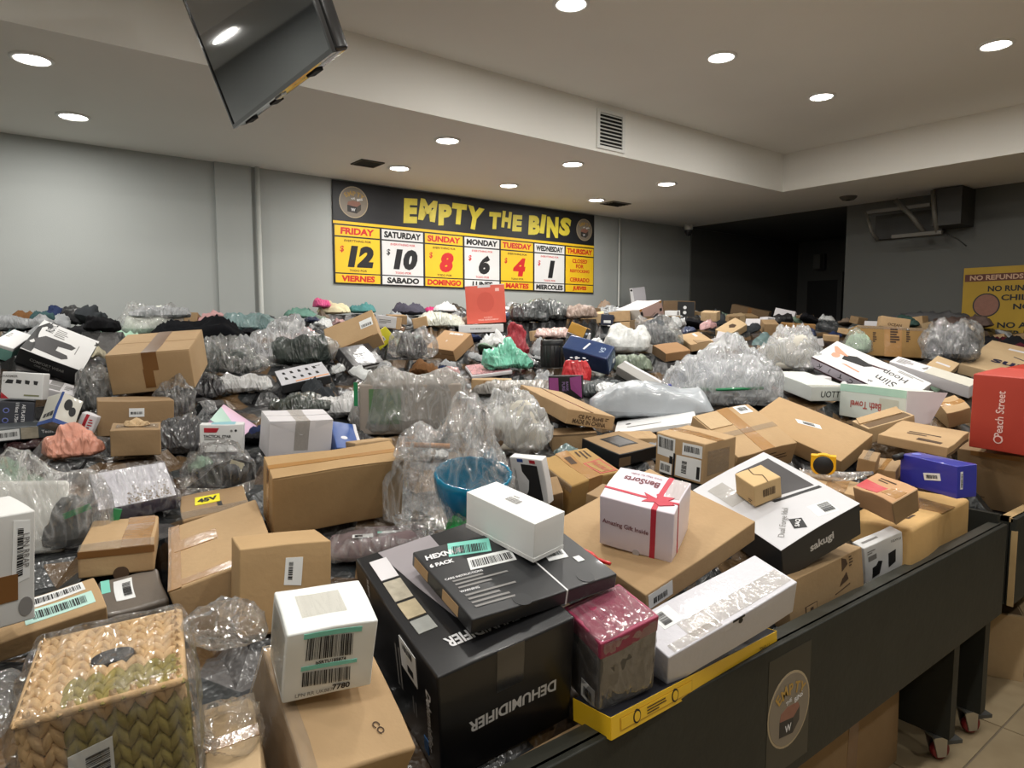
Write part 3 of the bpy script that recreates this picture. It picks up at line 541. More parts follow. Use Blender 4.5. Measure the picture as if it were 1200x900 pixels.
struct(boxo('wall_recess_side', (XR + .12, 3.2, 0), (9.2, 3.3, 3.2), RECESS))
struct(boxo('wall_recess_back', (XR + .05, YB - .02, 0), (9.2, YB, 2.74), RECESS))
struct(boxo('ceiling', (XL, YF, ZT), (XR, YB, ZT + .1), CEIL))
mb = MB().box((XL, 3.31, ZS), (XR, YB, ZT)).box((5.58, YF, ZS), (XR, 3.31, ZT)); struct(mb.build('ceiling', CEIL))
struct(boxo('ceiling', (XR, 3.3, ZS), (9.2, YB, ZT), RECESS))
TILE = M('beige floor tile', (166, 148, 118), .45, .14, 6., bump=.0004, bscale=40, stain=.2); GROUT = M('grout', (126, 114, 96), .9, .1)
fl = struct(boxo('floor', (XL, YF, -.1), (9.3, YB, -.006), GROUT)); tile_me = None
for i in range(22):
    for j in range(15):
        x, y = XL + .575 * i, YF + .575 * j
        if x > 7.4: continue
        if tile_me is None:
            t0 = obj('tile', *rounded(.568, .568, .006, .0015, 1), TILE, fl); tile_me = t0.data; t0.location = (x + .2875, y + .2875, -.006)
        else:
            t = bpy.data.objects.new('tile', tile_me); COL.objects.link(t); t.parent = fl; t.location = (x + .2875, y + .2875, -.006)
struct(boxo('trim_1', (1.37, YB - .02, 0), (1.62, YB, ZS), PAINT))
PIPE = M('painted conduit', (196, 198, 194), .5, .03)
def pipe(x, r, label):
    o = MB().tube([(x, YB - .03, 0.02), (x, YB - .03, ZS)], r, 10).build('wall_conduit', PIPE, None, True); return tag(o, label, 'pipe')
pipe(1.665, .016, 'thick painted conduit running up the grey wall beside the banner')
pipe(5.52, .011, 'thin painted conduit running up the grey wall past the banner end')
dr = struct(boxo('door_1', (9.15, 4.56, 0), (9.2, 5.0, 2.2), M('dark door', (40, 40, 40), .5, .05)))
boxo('door_frame', (9.12, 4.50, 0), (9.2, 4.56, 2.3), RECESS, dr); boxo('door_handle', (9.10, 4.62, 1.0), (9.15, 4.66, 1.03), M('steel', (150, 150, 150), .3, .03, metal=1), dr)

# ------------------------------------------------------------------ recessed downlights
TRIM = M('white lamp trim', (240, 240, 238), .4, .02); GLOW = M('lit lamp diffuser', (255, 250, 240), .5, 0., emit=30.)
def downlight(x, y, z, label, group):
    r = empty('recessed_downlight', (x, y, z)); tag(r, label, 'light', group)
    MB().lathe([(.085, 0), (.085, -.006), (.068, -.010), (.066, -.002)], 28).build('trim_ring', TRIM, r, True)
    MB().lathe([(0, -.006), (.066, -.004)], 28).build('diffuser', GLOW, r, True)
    ld = bpy.data.lights.new('lamp_light', 'AREA'); ld.shape = 'DISK'; ld.size = .13; ld.energy = LAMP_W; ld.color = (1, .975, .925)
    lo = bpy.data.objects.new('lamp_light', ld); COL.objects.link(lo); lo.parent = r; lo.location = (0, 0, -.016)
LOW, HIGH = 'downlights in the low ceiling band', 'downlights in the raised ceiling tray'
for x, y, t in [(.24, 3.69, 'along the ceiling step before the television'), (.47, 4.55, 'by the grey wall before the boxed wall column'), (2.37, 3.69, 'along the ceiling step level with the open vent'), (2.50, 4.55, 'beside the dark open ceiling vent'), (3.52, 4.55, 'over the middle of the price banner'), (3.42, 3.67, 'straight below the white slatted wall vent'), (4.5, 3.7, 'along the ceiling step past the slatted wall vent'), (4.56, 4.57, 'beside the thin slatted vent plate')]:
    downlight(x, y, ZS, 'lit low ceiling downlight ' + t, LOW)
for x, y in [(-1.0, 3.69), (-1.0, 4.55)]: downlight(x, y, ZS, 'lit low ceiling downlight far along the grey wall from the banner', LOW)
for x, y, t in [(2.22, 2.4, 'nearest the television'), (3.30, 2.35, 'straight out from the slatted wall vent'), (4.37, 2.34, 'nearest the inner corner of the ceiling step'), (4.3, 1.36, 'in the second row by the right hand ceiling step')]:
    downlight(x, y, ZT, 'lit raised tray downlight ' + t, HIGH)
for x, y in [(3.25, 1.36), (2.2, 1.36), (1.15, 1.36), (.1, 1.36), (-1., 1.36), (4.3, .3), (3.25, .3), (2.2, .3), (1.15, .3), (.1, .3), (-1., .3), (2.2, -.8), (.1, -.8), (4.3, -.8)]:
    downlight(x, y, ZT, 'lit raised tray downlight over the aisle before the bins', HIGH)

# ------------------------------------------------------------------ vents, camera, ceiling bits
VENTW = M('white vent metal', (226, 226, 222), .45, .02); DARK = M('dark void', (16, 16, 16), .9, 0.)
v = empty('wall_vent', (3.43, 3.31, 2.90)); tag(v, 'white slatted air vent on the ceiling step', 'vent')
mb = MB()
for a, b in (((-.16, -.012, -.16), (.16, .0, -.135)), ((-.16, -.012, .135), (.16, 0, .16)), ((-.16, -.012, -.135), (-.13, 0, .135)), ((.13, -.012, -.135), (.16, 0, .135))): mb.box(a, b)
mb.build('frame', VENTW, v); boxo('backing', (-.13, -.003, -.135), (.13, -.0005, .135), DARK, v)
for k in range(9):
    z = -.12 + k * .03; obj('slat', [(-.13, -.012, z), (.13, -.012, z), (.13, -.002, z + .014), (-.13, -.002, z + .014), (-.13, -.010, z - .002), (.13, -.010, z - .002), (.13, 0, z + .012), (-.13, 0, z + .012)], CUBEF, VENTW, v)
v.scale = (.84, 1, .80)
v = empty('ceiling_vent', (2.25, 4.56, ZS)); v.scale = (.6, .6, 1); tag(v, 'dark square open vent in the ceiling above the banner', 'vent')
boxo('opening', (-.13, -.13, -.004), (.13, .13, .0), DARK, v)
mb = MB().box((-.15, -.15, -.008), (.15, -.13, 0)).box((-.15, .13, -.008), (.15, .15, 0)).box((-.15, -.13, -.008), (-.13, .13, 0)).box((.13, -.13, -.008), (.15, .13, 0)); mb.build('frame', M('dark vent frame', (52, 48, 42), .6, .05), v)
v = empty('ceiling_vent', (4.85, 4.6, ZS)); tag(v, 'thin slatted vent plate beside the last downlight over the banner', 'vent')
boxo('plate', (-.12, -.09, -.008), (.12, .09, 0), M('grey vent plate', (110, 106, 98), .6, .05), v)
for k in range(4): boxo('slat', (-.1, -.07 + k * .04, -.014), (.1, -.055 + k * .04, -.008), DARK, v)
v = empty('smoke_detector', (6.25, 3.06, ZS)); tag(v, 'flat dark round smoke detector on the low ceiling', 'detector')
MB().lathe([(0, -.03), (.05, -.03), (.07, -.012), (.075, 0)], 20).build('cover', M('dull detector', (96, 92, 84), .6, .05), v, True); MB().lathe([(0, -.034), (.02, -.034), (.022, -.03)], 12).build('sensor', DARK, v)
v = empty('security_camera', (6.55, 5.05, 2.66)); tag(v, 'small white dome security camera in the ceiling corner', 'camera')
MB().lathe([(0, .09), (.05, .09), (.05, .05), (.045, .03)], 18).build('mount', VENTW, v, True); MB().lathe([(.045, .03), (.042, 0), (.025, -.03), (0, -.04)], 18).build('dome', M('camera dome', (60, 60, 62), .2, .03), v, True)
v = empty('wall_speaker', (6.9, 4.0, 2.25)); v.location = (9.08, 4.82, 2.35); tag(v, 'small pale box fixed high on the dark recess wall', 'wall box')
obj('case', *rounded(.1, .1, .2, .01, 1), M('grey case', (120, 118, 112), .6, .05), v); boxo('base_plate', (.04, -.06, -.01), (.11, .06, .21), RECESS, v)
v = empty('hanging_air_unit', (6.73, 2.55, 2.45)); tag(v, 'dark open air unit with loose ducts hanging under the ceiling by the right wall', 'air unit')
DK = M('dark unit metal', (48, 47, 44), .6, .1); DUCT = M('dull duct', (96, 92, 84), .5, .1)
boxo('case', (-.30, -.34, -.02), (-.005, -.12, .29), DK, v); boxo('back_plate', (-.06, -.12, -.06), (-.005, .45, .16), DK, v)
MB().tube([(-.25, .45, .17), (-.25, .40, .0), (-.2, .36, -.08)], .015, 8).build('duct', DUCT, v, True)
MB().tube([(-.3, .18, .24), (-.3, .05, .1), (-.26, -.05, -.06)], .022, 8).build('duct', DUCT, v, True)
MB().tube([(-.3, -.12, .28), (-.31, -.14, .1), (-.28, -.16, -.08)], .02, 8).build('duct', DUCT, v, True)
MB().box((-.3, -.2, -.09), (-.26, .2, -.06)).box((-.3, .42, .15), (-.26, -.1, .18)).build('bracket', DUCT, v)
MB().tube([(-.24, -.2, -.08), (-.22, -.3, -.14), (-.2, -.36, -.2)], .006, 6).build('cable', DK, v, True)

# ------------------------------------------------------------------ banners
GOLD = M('banner yellow', (240, 196, 36), .55, .05, coat=.0, bump=.001, bscale=6); BWHITE = M('banner white', (226, 226, 226), .55, .02, coat=.0, bump=.001, bscale=6)
BBLACK = M('banner black', (28, 29, 33), .55, .1, coat=.0, bump=.001, bscale=6); BRED = M('banner red', (206, 34, 34), .5, .03); LEMON = M('banner lettering yellow', (224, 206, 66), .5, .12, 30.)
TAUPE = M('emblem taupe', (128, 118, 104), .5, .1); RIM = M('emblem rim', (168, 152, 124), .4, .06); EMB = M('emblem gold', (176, 140, 66), .5, .06); EMD = M('emblem dark', (44, 42, 40), .6, .05); EMP = M('emblem goods', (140, 96, 80), .6, .15, 60.)
def emblem(b, u, v, r):
    rim = b.disc('F', u, v, r, RIM, 'emblem', .0012, n=32); b.disc('F', u, v, r * .94, TAUPE, 'field', .0018, rim, 32)
    W, H = b.w, b.h
    for k, ch in enumerate('EMPTY'):
        a = (k - 2) * .40 + .05; b.text('F', ch, u + r * .78 * math.sin(a) / W, v + r * (.10 + .44 * math.cos(a)) / H, r * .30, EMB, -math.degrees(a) * .8 + 8, .03, parent=rim, lift=.0026)
    b.text('F', 'BINS', u + r * .42 / W, v + r * .20 / H, r * .15, INKW, 14, .03, parent=rim, lift=.0026); b.text('F', 'THE', u - r * .05 / W, v + r * .22 / H, r * .11, INKW, 14, .02, parent=rim, lift=.0026)
    q = lambda pts: [(u + x * r / W, v + y * r / H) for x, y in pts]
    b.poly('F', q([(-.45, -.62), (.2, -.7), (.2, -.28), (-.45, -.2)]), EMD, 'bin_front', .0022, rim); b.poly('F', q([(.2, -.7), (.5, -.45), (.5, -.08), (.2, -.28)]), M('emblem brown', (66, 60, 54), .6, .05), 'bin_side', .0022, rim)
    b.poly('F', q([(-.45, -.2), (.2, -.28), (.5, -.08), (.4, .06), (-.1, .1), (-.4, 0)]), EMP, 'bin_goods', .0022, rim)
    b.text('F', 'W', u - .05 * r / W, v - .48 * r / H, r * .2, INKW, 0, .02, parent=rim, lift=.0028)
BOXES['banner'] = ((3.70, 5.19, 1.925), (2.9, .008, .815), ((1, 0, 0), (0, 1, 0), (0, 0, 1)))
b = Box('banner', 'price_banner', 'long black and yellow price banner with a price for each weekday', 'banner', BBLACK, warp=.002, r=.001, body='backing', n=10)
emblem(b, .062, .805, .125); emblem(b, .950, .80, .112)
ltr = 'EMPTY THE BINS'; xs = .215
adv = {'E': .053, 'M': .066, 'P': .053, 'T': .056, 'Y': .064, ' ': .022, 'H': .050, 'B': .053, 'I': .028, 'N': .060, 'S': .055}
for k, ch in enumerate(ltr):
    a = adv[ch] * (.86 if 6 <= k <= 8 else 1.)
    if ch != ' ':
        big = k in (0, 1, 2, 3, 4, 10, 11, 12, 13)
        hgt = (.185 if big else .155) * (1.12 if k in (0, 4, 12) else 1); tv, ff, ext = text_mesh(ch, .065, .12)
        b.text('F', ch, xs + a / 2, .80 + (.012 if k % 2 else -.014), hgt, LEMON, [4, -3, 5, 0, -6, 0, 2, -2, 3, 0, 4, -2, 3, -4][k], .065, .12, sx=a * b.w / (ext[0] * hgt / ext[1]) * 1.0)
    xs += a
b.slab('F', 0, .585, 1, .612, GOLD, 'stripe', .0012, n=10)
days = [('FRIDAY', 'VIERNES', '12'), ('SATURDAY', 'SABADO', '10'), ('SUNDAY', 'DOMINGO', '8'), ('MONDAY', 'LUNES', '6'), ('TUESDAY', 'MARTES', '4'), ('WEDNESDAY', 'MIERCOLES', '1'), ('THURSDAY', 'JUEVES', '')]
for k, (en, es, pr) in enumerate(days):
    u0, u1 = k / 7 + .004, (k + 1) / 7 - .003; um = (u0 + u1) / 2; pm = GOLD if k % 2 == 0 else BWHITE; cw = (u1 - u0) * b.w
    tcol = BRED if k % 2 == 0 else INK; ncol = BRED if pr in ('8', '4') else INK
    p = b.slab('F', u0, .470, u1, .570, pm, 'day_panel', .0012); b.text('F', en, um, .520, .054, tcol, 0, .05, .06, cw * .9, parent=p, lift=.0022, sx=1.25)
    p = b.slab('F', u0, .110, u1, .455, pm, 'price_panel', .0012)
    if pr:
        b.text('F', 'EVERYTHING FOR', um, .425, .018, BRED if k % 2 else INKB, 0, .02, .05, cw * .74, parent=p, lift=.0022, sx=1.2)
        b.text('F', '$', u0 + .020, .34, .056, ncol if pr not in ('12', '6', '1') else BRED, 0, .02, .1, parent=p, lift=.0022)
        b.text('F', pr, um + .008, .275, .175, ncol, 0, .07, .18, cw * .72, parent=p, lift=.0022, sx=1.15)
        b.text('F', 'TODO POR', um, .135, .018, BRED if k % 2 else INKB, 0, .02, .05, cw * .5, parent=p, lift=.0022, sx=1.2)
    else:
        for s_, vv, hh in (('CLOSED', .40, .04), ('FOR', .335, .04), ('RESTOCKING', .275, .032), ('CERRADO', .165, .042)): b.text('F', s_, um, vv, hh, BRED, 0, .035, .03, cw * .86, parent=p, lift=.0022, sx=1.1)
    p = b.slab('F', u0, .012, u1, .098, pm, 'day_panel', .0012); b.text('F', es, um, .055, .050, tcol, 0, .05, .06, cw * .9, parent=p, lift=.0022, sx=1.25)
BOXES['rules'] = ((6.715, 1.66, 1.32), (1.2, .008, .76), ((0, 1, 0), (-1, 0, 0), (0, 0, 1)))
OLDY = M('dull yellow banner', (176, 142, 34), .6, .15, 5.); MAROON = M('maroon strip', (92, 44, 30), .6, .1)
b = Box('rules', 'rules_banner', 'yellow store rules banner headed with no refunds on the dark right wall', 'banner', OLDY, warp=.002, r=.001, body='backing', n=6)
st = b.slab('F', .01, .845, .99, .925, MAROON, 'heading_strip', .0012); b.text('F', 'NO REFUNDS', .20, .885, .042, M('pale maroon ink', (196, 160, 130), .6, .05), 0, .03, maxw=.38, parent=st, lift=.0024, sx=1.3)
for s_, u, vv in (('NO RUNNING', .33, .76), ('CHILDREN', .40, .66), ('NO FOOD', .47, .56), ('NO ABRIR', .38, .36), ('CORRER NI', .27, .27)): b.text('F', s_, u, vv, .048, INK, 0, .03, maxw=.42, lift=.0024, sx=1.3)
em = b.disc('F', .15, .58, .10, EMD, 'emblem', .0014, n=28); b.disc('F', .15, .58, .09, EMP, 'field', .002, em, 28)

# ------------------------------------------------------------------ television
tv = empty('hanging_television', (.85, 2.393, 2.38)); tag(tv, 'black flat television hanging tilted from the ceiling', 'television')
tv.rotation_euler = (0, -math.radians(21), 0)
TVB = M('glossy black bezel', (30, 30, 31), .18, .05, coat=.5); SCR = M('television glass', (30, 34, 42), .06, 0., coat=1., crough=.03, spec=1.)
L2 = .484
mb = MB().box((-.012, -L2, 0), (.0, L2, .014)).box((-.012, -L2, .55), (0, L2, .562)).box((-.012, -L2, .014), (0, -L2 + .012, .55)).box((-.012, L2 - .012, .014), (0, L2, .55)); mb.build('bezel', TVB, tv)
obj('screen', cubev(-.008, -L2 + .012, .014, -.001, L2 - .012, .55), CUBEF, SCR, tv)
o = obj('back_case', *rounded(.05, L2 * 2 - .01, .54, .012, 2), TVB, tv, True); o.location = (.026, 0, .004)
boxo('rear_housing', (.05, -.30, .06), (.085, .30, .44), M('tv rear', (52, 52, 52), .5, .1), tv)
for y in (-.3, .05, .33): boxo('port', (.012, y, -.003), (.04, y + .07, .006), DARK, tv)
boxo('logo_plate', (.0, -.03, -.004), (.02, .03, .004), M('steel', (150, 150, 150), .3, .03, metal=1), tv)
boxo('wall_bracket', (.085, -.12, .12), (.11, .12, .38), M('bracket steel', (70, 70, 70), .4, .05, metal=.8), tv)
MB().tube([(.10, 0, .30), (.37, 0, .64)], .02, 10).build('ceiling_pole', M('bracket steel', (70, 70, 70), .4, .05, metal=.8), tv, True)

# ------------------------------------------------------------------ bins
BINW = M('black painted wood', (42, 43, 38), .55, .22, 8., bump=.001, bscale=40, spec=.3); BINT = M('bin edge', (54, 54, 47), .5, .1); RAW = M('bare wood edge', (176, 148, 104), .8, .15)
BOXES['bin'] = ((1.0, .832, .50), (4.02, .024, .35), ((1, 0, 0), (0, 1, 0), (0, 0, 1)))
STEEL = M('caster steel', (190, 188, 182), .3, .05, metal=.9); WHEEL = M('maroon caster wheel', (120, 24, 30), .4, .05); RUB = M('grey brake pedal', (70, 70, 68), .6, .05)
def caster(root, x, y, name='caster'):
    c = empty(name, (0, 0, 0)); c.parent = root
    m = MB(); m.box((-.035, -.035, -.006), (.035, .035, 0)).add([(-.03, -.022, -.006), (.03, -.022, -.006), (.03, -.022, -.085), (-.005, -.022, -.085), (-.03, -.017, -.006), (.03, -.017, -.006), (.03, -.017, -.085), (-.005, -.017, -.085)], CUBEF).add([(-.03, .017, -.006), (.03, .017, -.006), (.03, .017, -.085), (-.005, .017, -.085), (-.03, .022, -.006), (.03, .022, -.006), (.03, .022, -.085), (-.005, .022, -.085)], CUBEF)
    br = m.build('bracket', STEEL, root); wv, wf = MB().lathe([(0, -.014), (.030, -.014), (.036, -.008), (.036, .008), (.030, .014), (0, .014)], 24).__dict__.values()
    w_ = obj('wheel', [(a + .018, c_, b_ - .0655) for a, b_, c_ in wv], wf, WHEEL, br, True); pd = boxo('brake_pedal', (.03, -.02, -.04), (.095, .02, -.026), RUB, br)
    br.name = 'caster'; bpy.data.objects.remove(c); br.location = (x, y, 0); br.rotation_euler.z = -.5; return br
def bin_(id, label, x0, x1, y0, y1, emb=True):
    b = Box(id, 'display_bin', label, 'bin', BINW, warp=.0, r=.004, body='front_rail', n=6); r = b.root; cx, cy, cz = BOXES[id][0]
    def bx(n, a, c, m=BINW): return boxo(n, (a[0] - cx, a[1] - cy, a[2] - cz), (c[0] - cx, c[1] - cy, c[2] - cz), m, r)
    bx('rail_cap', (x0, y0 + .014, .832), (x1, y0 + .055, .850), BINT if emb else RAW)
    bx('end_panel', (x1 - .024, y0 + .026, .50), (x1, y1, .885)); bx('end_panel', (x0, y0 + .026, .50), (x0 + .024, y1, .85)); bx('back_rail', (x0, y1 - .024, .5), (x1, y1, .885)); bx('base_board', (x0 + .03, y0 + .03, .50), (x1 - .03, y1 - .03, .53))
    legs = ([(x1 - .065, y0 + .03), (x1 - .34, y0 + .04), (x0 + .2, y0 + .03), (x1 - .17, y1 - .2), (x0 + .2, y1 - .2)]) if emb else [(x1 - .17, y0 + .03), (x0 + 1.2, y0 + .03), (x1 - .17, y1 - .2), (x0 + .9, y1 - .2)]
    for k, (lx, ly) in enumerate(legs):
        bx('leg', (lx, ly, .106), (lx + .05, ly + .20, .5), BINW)
        cst = caster(r, lx + .02 - cx, ly + .05 - cy); cst.location.z = .106 - cz
    return b
bb = bin_('bin', 'long black wooden bin on casters with a round emblem on its front board', -1.01, 3.01, .82, 2.6)
s_ = bb.slab('F', .598, .08, .645, .92, M('sticker film', (40, 40, 35), .4, .05), 'sticker', .0008)
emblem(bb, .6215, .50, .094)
BOXES['bin2'] = ((4.6, .832, .50), (2.96, .024, .35), ((1, 0, 0), (0, 1, 0), (0, 0, 1)))
bin_('bin2', 'second black wooden bin with a chipped bare wood corner past the bin end', 3.12, 6.08, .82, 2.6, False)
boxo('chipped_edge', (3.118 - 4.6, -.016, .0), (3.126 - 4.6, .004, .30), RAW, bpy.data.objects['display_bin.001'])

# ------------------------------------------------------------------ the heap under everything
def S(x, y):
    s = .80 + .155 * min(y, 4.6) + .12 * max(0, x - 2.5); k = .03
    t = max(0., min(1., (y - 3.8) / .9)) * max(0., min(1., (5.6 - x) / .8))
    return -k * math.log(math.exp(-s / k) + math.exp(-1.62 / k)) + .09 * t * t * (3 - 2 * t)
def footprint(c, dims, R, grow=0.):
    w, d, h = dims; P = [np.array(c) + np.array(R) @ np.array([sx * w / 2, sy * d / 2, sz * h]) for sx in (-1, 1) for sy in (-1, 1) for sz in (0, 1)]; return np.array(P)
def hull(pts):
    pts = sorted(map(tuple, pts)); 
    def half(ps):
        o = []
        for p in ps:
            while len(o) > 1 and (o[-1][0] - o[-2][0]) * (p[1] - o[-2][1]) - (o[-1][1] - o[-2][1]) * (p[0] - o[-2][0]) <= 0: o.pop()
            o.append(p)
        return o[:-1]
    return half(pts) + half(pts[::-1])
KEEP = []
for i, (c, dims, R) in BOXES.items():
    if i in ('banner', 'rules', 'bin', 'bin2'): continue
    P = footprint(c, dims, R); Rm = np.array(R); KEEP.append((hull(P[:, :2]), np.array(c), Rm, dims, P[:, 2].min()))
for i, (c, dims, yaw) in SOFT.items():
    R = Matrix.Rotation(yaw, 3, 'Z'); P = footprint(c, dims, R); KEEP.append((hull(P[:, :2]), np.array(c), np.array(R), dims, c[2]))
def inside(h, x, y, g=0.):
    n = len(h)
    for k in range(n):
        a, b_ = h[k], h[(k + 1) % n]; ex, ey = b_[0] - a[0], b_[1] - a[1]; l = math.hypot(ex, ey)
        if l > 1e-9 and (ex * (y - a[1]) - ey * (x - a[0])) / l < -g: return False
    return True
def under(x, y, g=0.):
    """height of the lowest package standing over the point, or None"""
    z = None
    for h, c, R, dims, zm in KEEP:
        if abs(c[0] - x) > .6 or abs(c[1] - y) > .6 or not inside(h, x, y, g): continue
        n = R[:, 2]; zz = c[2] - ((x - c[0]) * n[0] + (y - c[1]) * n[1]) / n[2] if n[2] > .6 else zm
        zz = max(zz, zm); z = zz if z is None else min(z, zz)
    return z
gx = np.arange(-.98, 6.69, .045); gy = np.arange(.86, 5.185, .045); V = []; F = []
for x in gx:
    for y in gy:
        P = Vector((x * 9, y * 9, .5)); dd = mnoise.voronoi(P)[0]
        base = S(x, y) - .05 + .035 * mnoise.noise(P * .5) + .03 * (dd[1] - dd[0])
        u = under(x, y, .02)
        if u is not None: base = min(base, u - .006) if u < base + .03 else min(u - .006, base + (.25 if y > 3.2 else .06))
        base = min(base, .72 + 1.1 * (y - .86))
        if x > 2.9 and x < 3.25 and y < 2.6: base = min(base, .78 if y < 1.3 else .9)
        V.append((x, y, max(.54, base)))
ny = len(gy)
for i in range(len(gx) - 1):
    for j in range(ny - 1): F.append((i * ny + j, (i + 1) * ny + j, (i + 1) * ny + j + 1, i * ny + j + 1))
hm = bpy.data.materials.new('heap goods'); hm.use_nodes = True; N = hm.node_tree.nodes; L = hm.node_tree.links; pb = N['Principled BSDF']
tc = N.new('ShaderNodeTexCoord'); vo = N.new('ShaderNodeTexVoronoi'); vo.inputs['Scale'].default_value = 9; L.new(tc.outputs['Object'], vo.inputs['Vector'])
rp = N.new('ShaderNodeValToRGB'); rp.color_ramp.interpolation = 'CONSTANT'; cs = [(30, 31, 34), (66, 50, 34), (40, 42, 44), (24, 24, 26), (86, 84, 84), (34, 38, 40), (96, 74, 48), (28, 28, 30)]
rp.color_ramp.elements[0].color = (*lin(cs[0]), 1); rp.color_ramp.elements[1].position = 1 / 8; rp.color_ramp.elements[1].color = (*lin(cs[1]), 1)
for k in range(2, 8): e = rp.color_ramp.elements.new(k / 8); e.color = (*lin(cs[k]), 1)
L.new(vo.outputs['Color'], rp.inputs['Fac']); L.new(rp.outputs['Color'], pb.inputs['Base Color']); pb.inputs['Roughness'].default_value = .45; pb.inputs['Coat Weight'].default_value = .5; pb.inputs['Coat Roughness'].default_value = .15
nz = N.new('ShaderNodeTexNoise'); nz.inputs['Scale'].default_value = 30; bp = N.new('ShaderNodeBump'); bp.inputs['Distance'].default_value = .01; L.new(tc.outputs['Object'], nz.inputs['Vector']); L.new(nz.outputs['Fac'], bp.inputs['Height']); L.new(bp.outputs['Normal'], pb.inputs['Normal']); L.new(bp.outputs['Normal'], pb.inputs['Coat Normal'])
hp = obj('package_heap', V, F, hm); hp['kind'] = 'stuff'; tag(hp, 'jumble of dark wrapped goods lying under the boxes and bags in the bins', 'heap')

# ------------------------------------------------------------------ packages
# left side of the heap
b = Box('onesie', 'garment_box', 'black box with white top printed with a black one-piece garment', 'box', BLACK, n=3)
b.slab('T', .0, .0, 1, .999, WHITE, 'top_panel', .0008); sk = INK
b.poly('T', [(0, .02), (.16, .02), (.2, .9), (.1, .98), (0, .72)], BLACK, 'print', .0016)
g = b.poly('T', [(.12, .14), (.62, .10), (.70, .17), (.66, .25), (.46, .28), (.46, .40), (.68, .44), (.72, .54), (.62, .58), (.2, .55), (.06, .36)], M('garment print', (52, 50, 52), .6, .2), 'garment_print', .0016)
b.poly('T', [(.03, .27), (.07, .22), (.11, .30), (.07, .36)], WHITE, 'print', .0022); b.lines('T', .3, .62, .6, .9, 5, INKG, seed=4); b.text('T', 'ROYCK', .2, .88, .028, INK, 90, .02); b.disc('T', .93, .88, .022, INK); b.lines('T', .74, .35, .77, .85, 1, INKG, vertical=True, lift=.0014)
b.text('F', 'COMFORT WEAR', .48, .55, .011, INKG, 0, .01); b.text('F', 'ONE PIECE', .42, .3, .008, INKG, 0, .01)
b = Box('tealbox', 'teal_carton', 'teal carton with a white lid behind the garment box', 'box', M('teal board', (112, 160, 150), .5, .06), lid=.012, body='base'); v_, f_ = rounded(b.w, b.d, .014, .003, 2, b.h - .013); obj('lid', [b.W(p) for p in v_], f_, WHITE, b.root, True); b.slab('T', .4, .3, .7, .36, INK); b.lines('T', .1, .4, .3, .8, 4, INKG)
b = Box('chargers', 'charger_box', 'white box printed with a row of small black chargers', 'box', WHITE)
for k in range(4): b.poly('F', [(.10 + .22 * k + (.02 if k else -.02), .58), (.26 + .20 * k, .56), (.28 + .20 * k, .70), (.14 + .21 * k, .72)], M('product print', (40, 40, 42), .5, .3, 90.), 'product_print')
b.poly('F', [(0, 0), (.2, 0), (0, .24)], INKR); b.text('F', 'WARMER', .18, .84, .008, INKG); b.slab('F', .55, .12, .92, .18, M('olive strip', (130, 132, 100), .6)); b.lines('F', .04, .62, .08, .7, 2, INKG)
b = Box('greytext', 'dark_carton', 'dark grey carton with white upright lettering and round blue marks', 'box', M('slate board', (58, 60, 68), .5, .08))
b.text('F', '1/16oz 1.75mm', .52, .5, .010, INKW, -90, .02, maxw=.08); b.text('F', 'AE PLASTIC', .7, .5, .010, INKW, -90, .02, maxw=.08)
for v in (.25, .65): d_ = b.disc('F', .22, v, .009, M('periwinkle ink', (112, 122, 190), .5)); b.disc('F', .22, v, .006, CHAR, 'ring', .0016, d_)
b = Box('earbuds', 'earphone_box', 'white box with blue base band and printed black earphones', 'box', M('pale printed board', (206, 204, 194), .4, .04, coat=.4))
for f in 'FR': b.slab(f, 0, 0, 1, .13, INKBL, 'band'); b.slab(f, .94 if f == 'F' else 0, 0, 1 if f == 'F' else .06, 1, INKBL, 'band', .0012)
b.disc('R', .42, .68, .013, INK, 'earphone_print', sy=1.5); b.disc('R', .68, .52, .011, INK, 'earphone_print', sy=1.5)
for k in range(3): b.slab('F', .2 + k * .24, .24, .38 + k * .24, .38, CHAR)
b = Box('behindwhite', 'white_carton', 'white flat carton with grey photo prints behind the earphone box', 'box', OFFW); b.slab('T', .1, .1, .5, .5, INKG); b.slab('T', .1, .55, .5, .95, INKG); b.lines('T', .6, .3, .9, .7, 3, INKG)
b = Box('redwhite', 'red_striped_pack', 'small white pack with a red stripe leaning by a kraft carton', 'box', OFFW); b.quad('F', [(.3, 0), (.5, 0), (.5, 1), (.3, 1)], INKR, 'stripe'); b.lines('F', .6, .2, .9, .8, 4, INKR)
b = Box('flatrow', 'long_flat_box', 'long flat grey box with white barcode and photo panels', 'box', M('blue grey board', (72, 78, 82), .5, .06))
b.label('F', [(0.02, .1), (.36, .9)], bars=((.1, .3), (.9, .75)), n=14); b.slab('F', .38, .06, .66, .94, M('photo print', (176, 168, 150), .5, .3, 60.), 'photo_print'); b.text('F', 'Teofeel', .84, .55, .011, INKW, 0, .02)
b = Box('bigcarton', 'cardboard_carton', 'large kraft carton with a brown tape strip over its top and front', 'carton', KRAFT, r=.004); b.flaps('x'); b.slab('T', .42, 0, .60, 1, TAPE_D, 'tape', .0032, n=6); b.slab('F', .42, .55, .60, 1, TAPE_D, 'tape', .001); b.slab('F', .41, .12, .53, .6, TAPE_D, 'tape', .0014)
b = Box('cartonlabel', 'cardboard_carton', 'kraft carton with a white sticker beneath the large taped carton', 'carton', KRAFT3); b.label('F', [(.40, .55), (.60, .80)], bars=((.1, .3), (.9, .6)), n=14, name='sticker')
b = Box('torncarton', 'torn_cardboard_carton', 'small kraft carton with its taped top torn open', 'carton', KRAFT3, warp=.003); b.slab('T', .1, .3, .95, .7, CLEAR_TAPE, 'tape', .002)
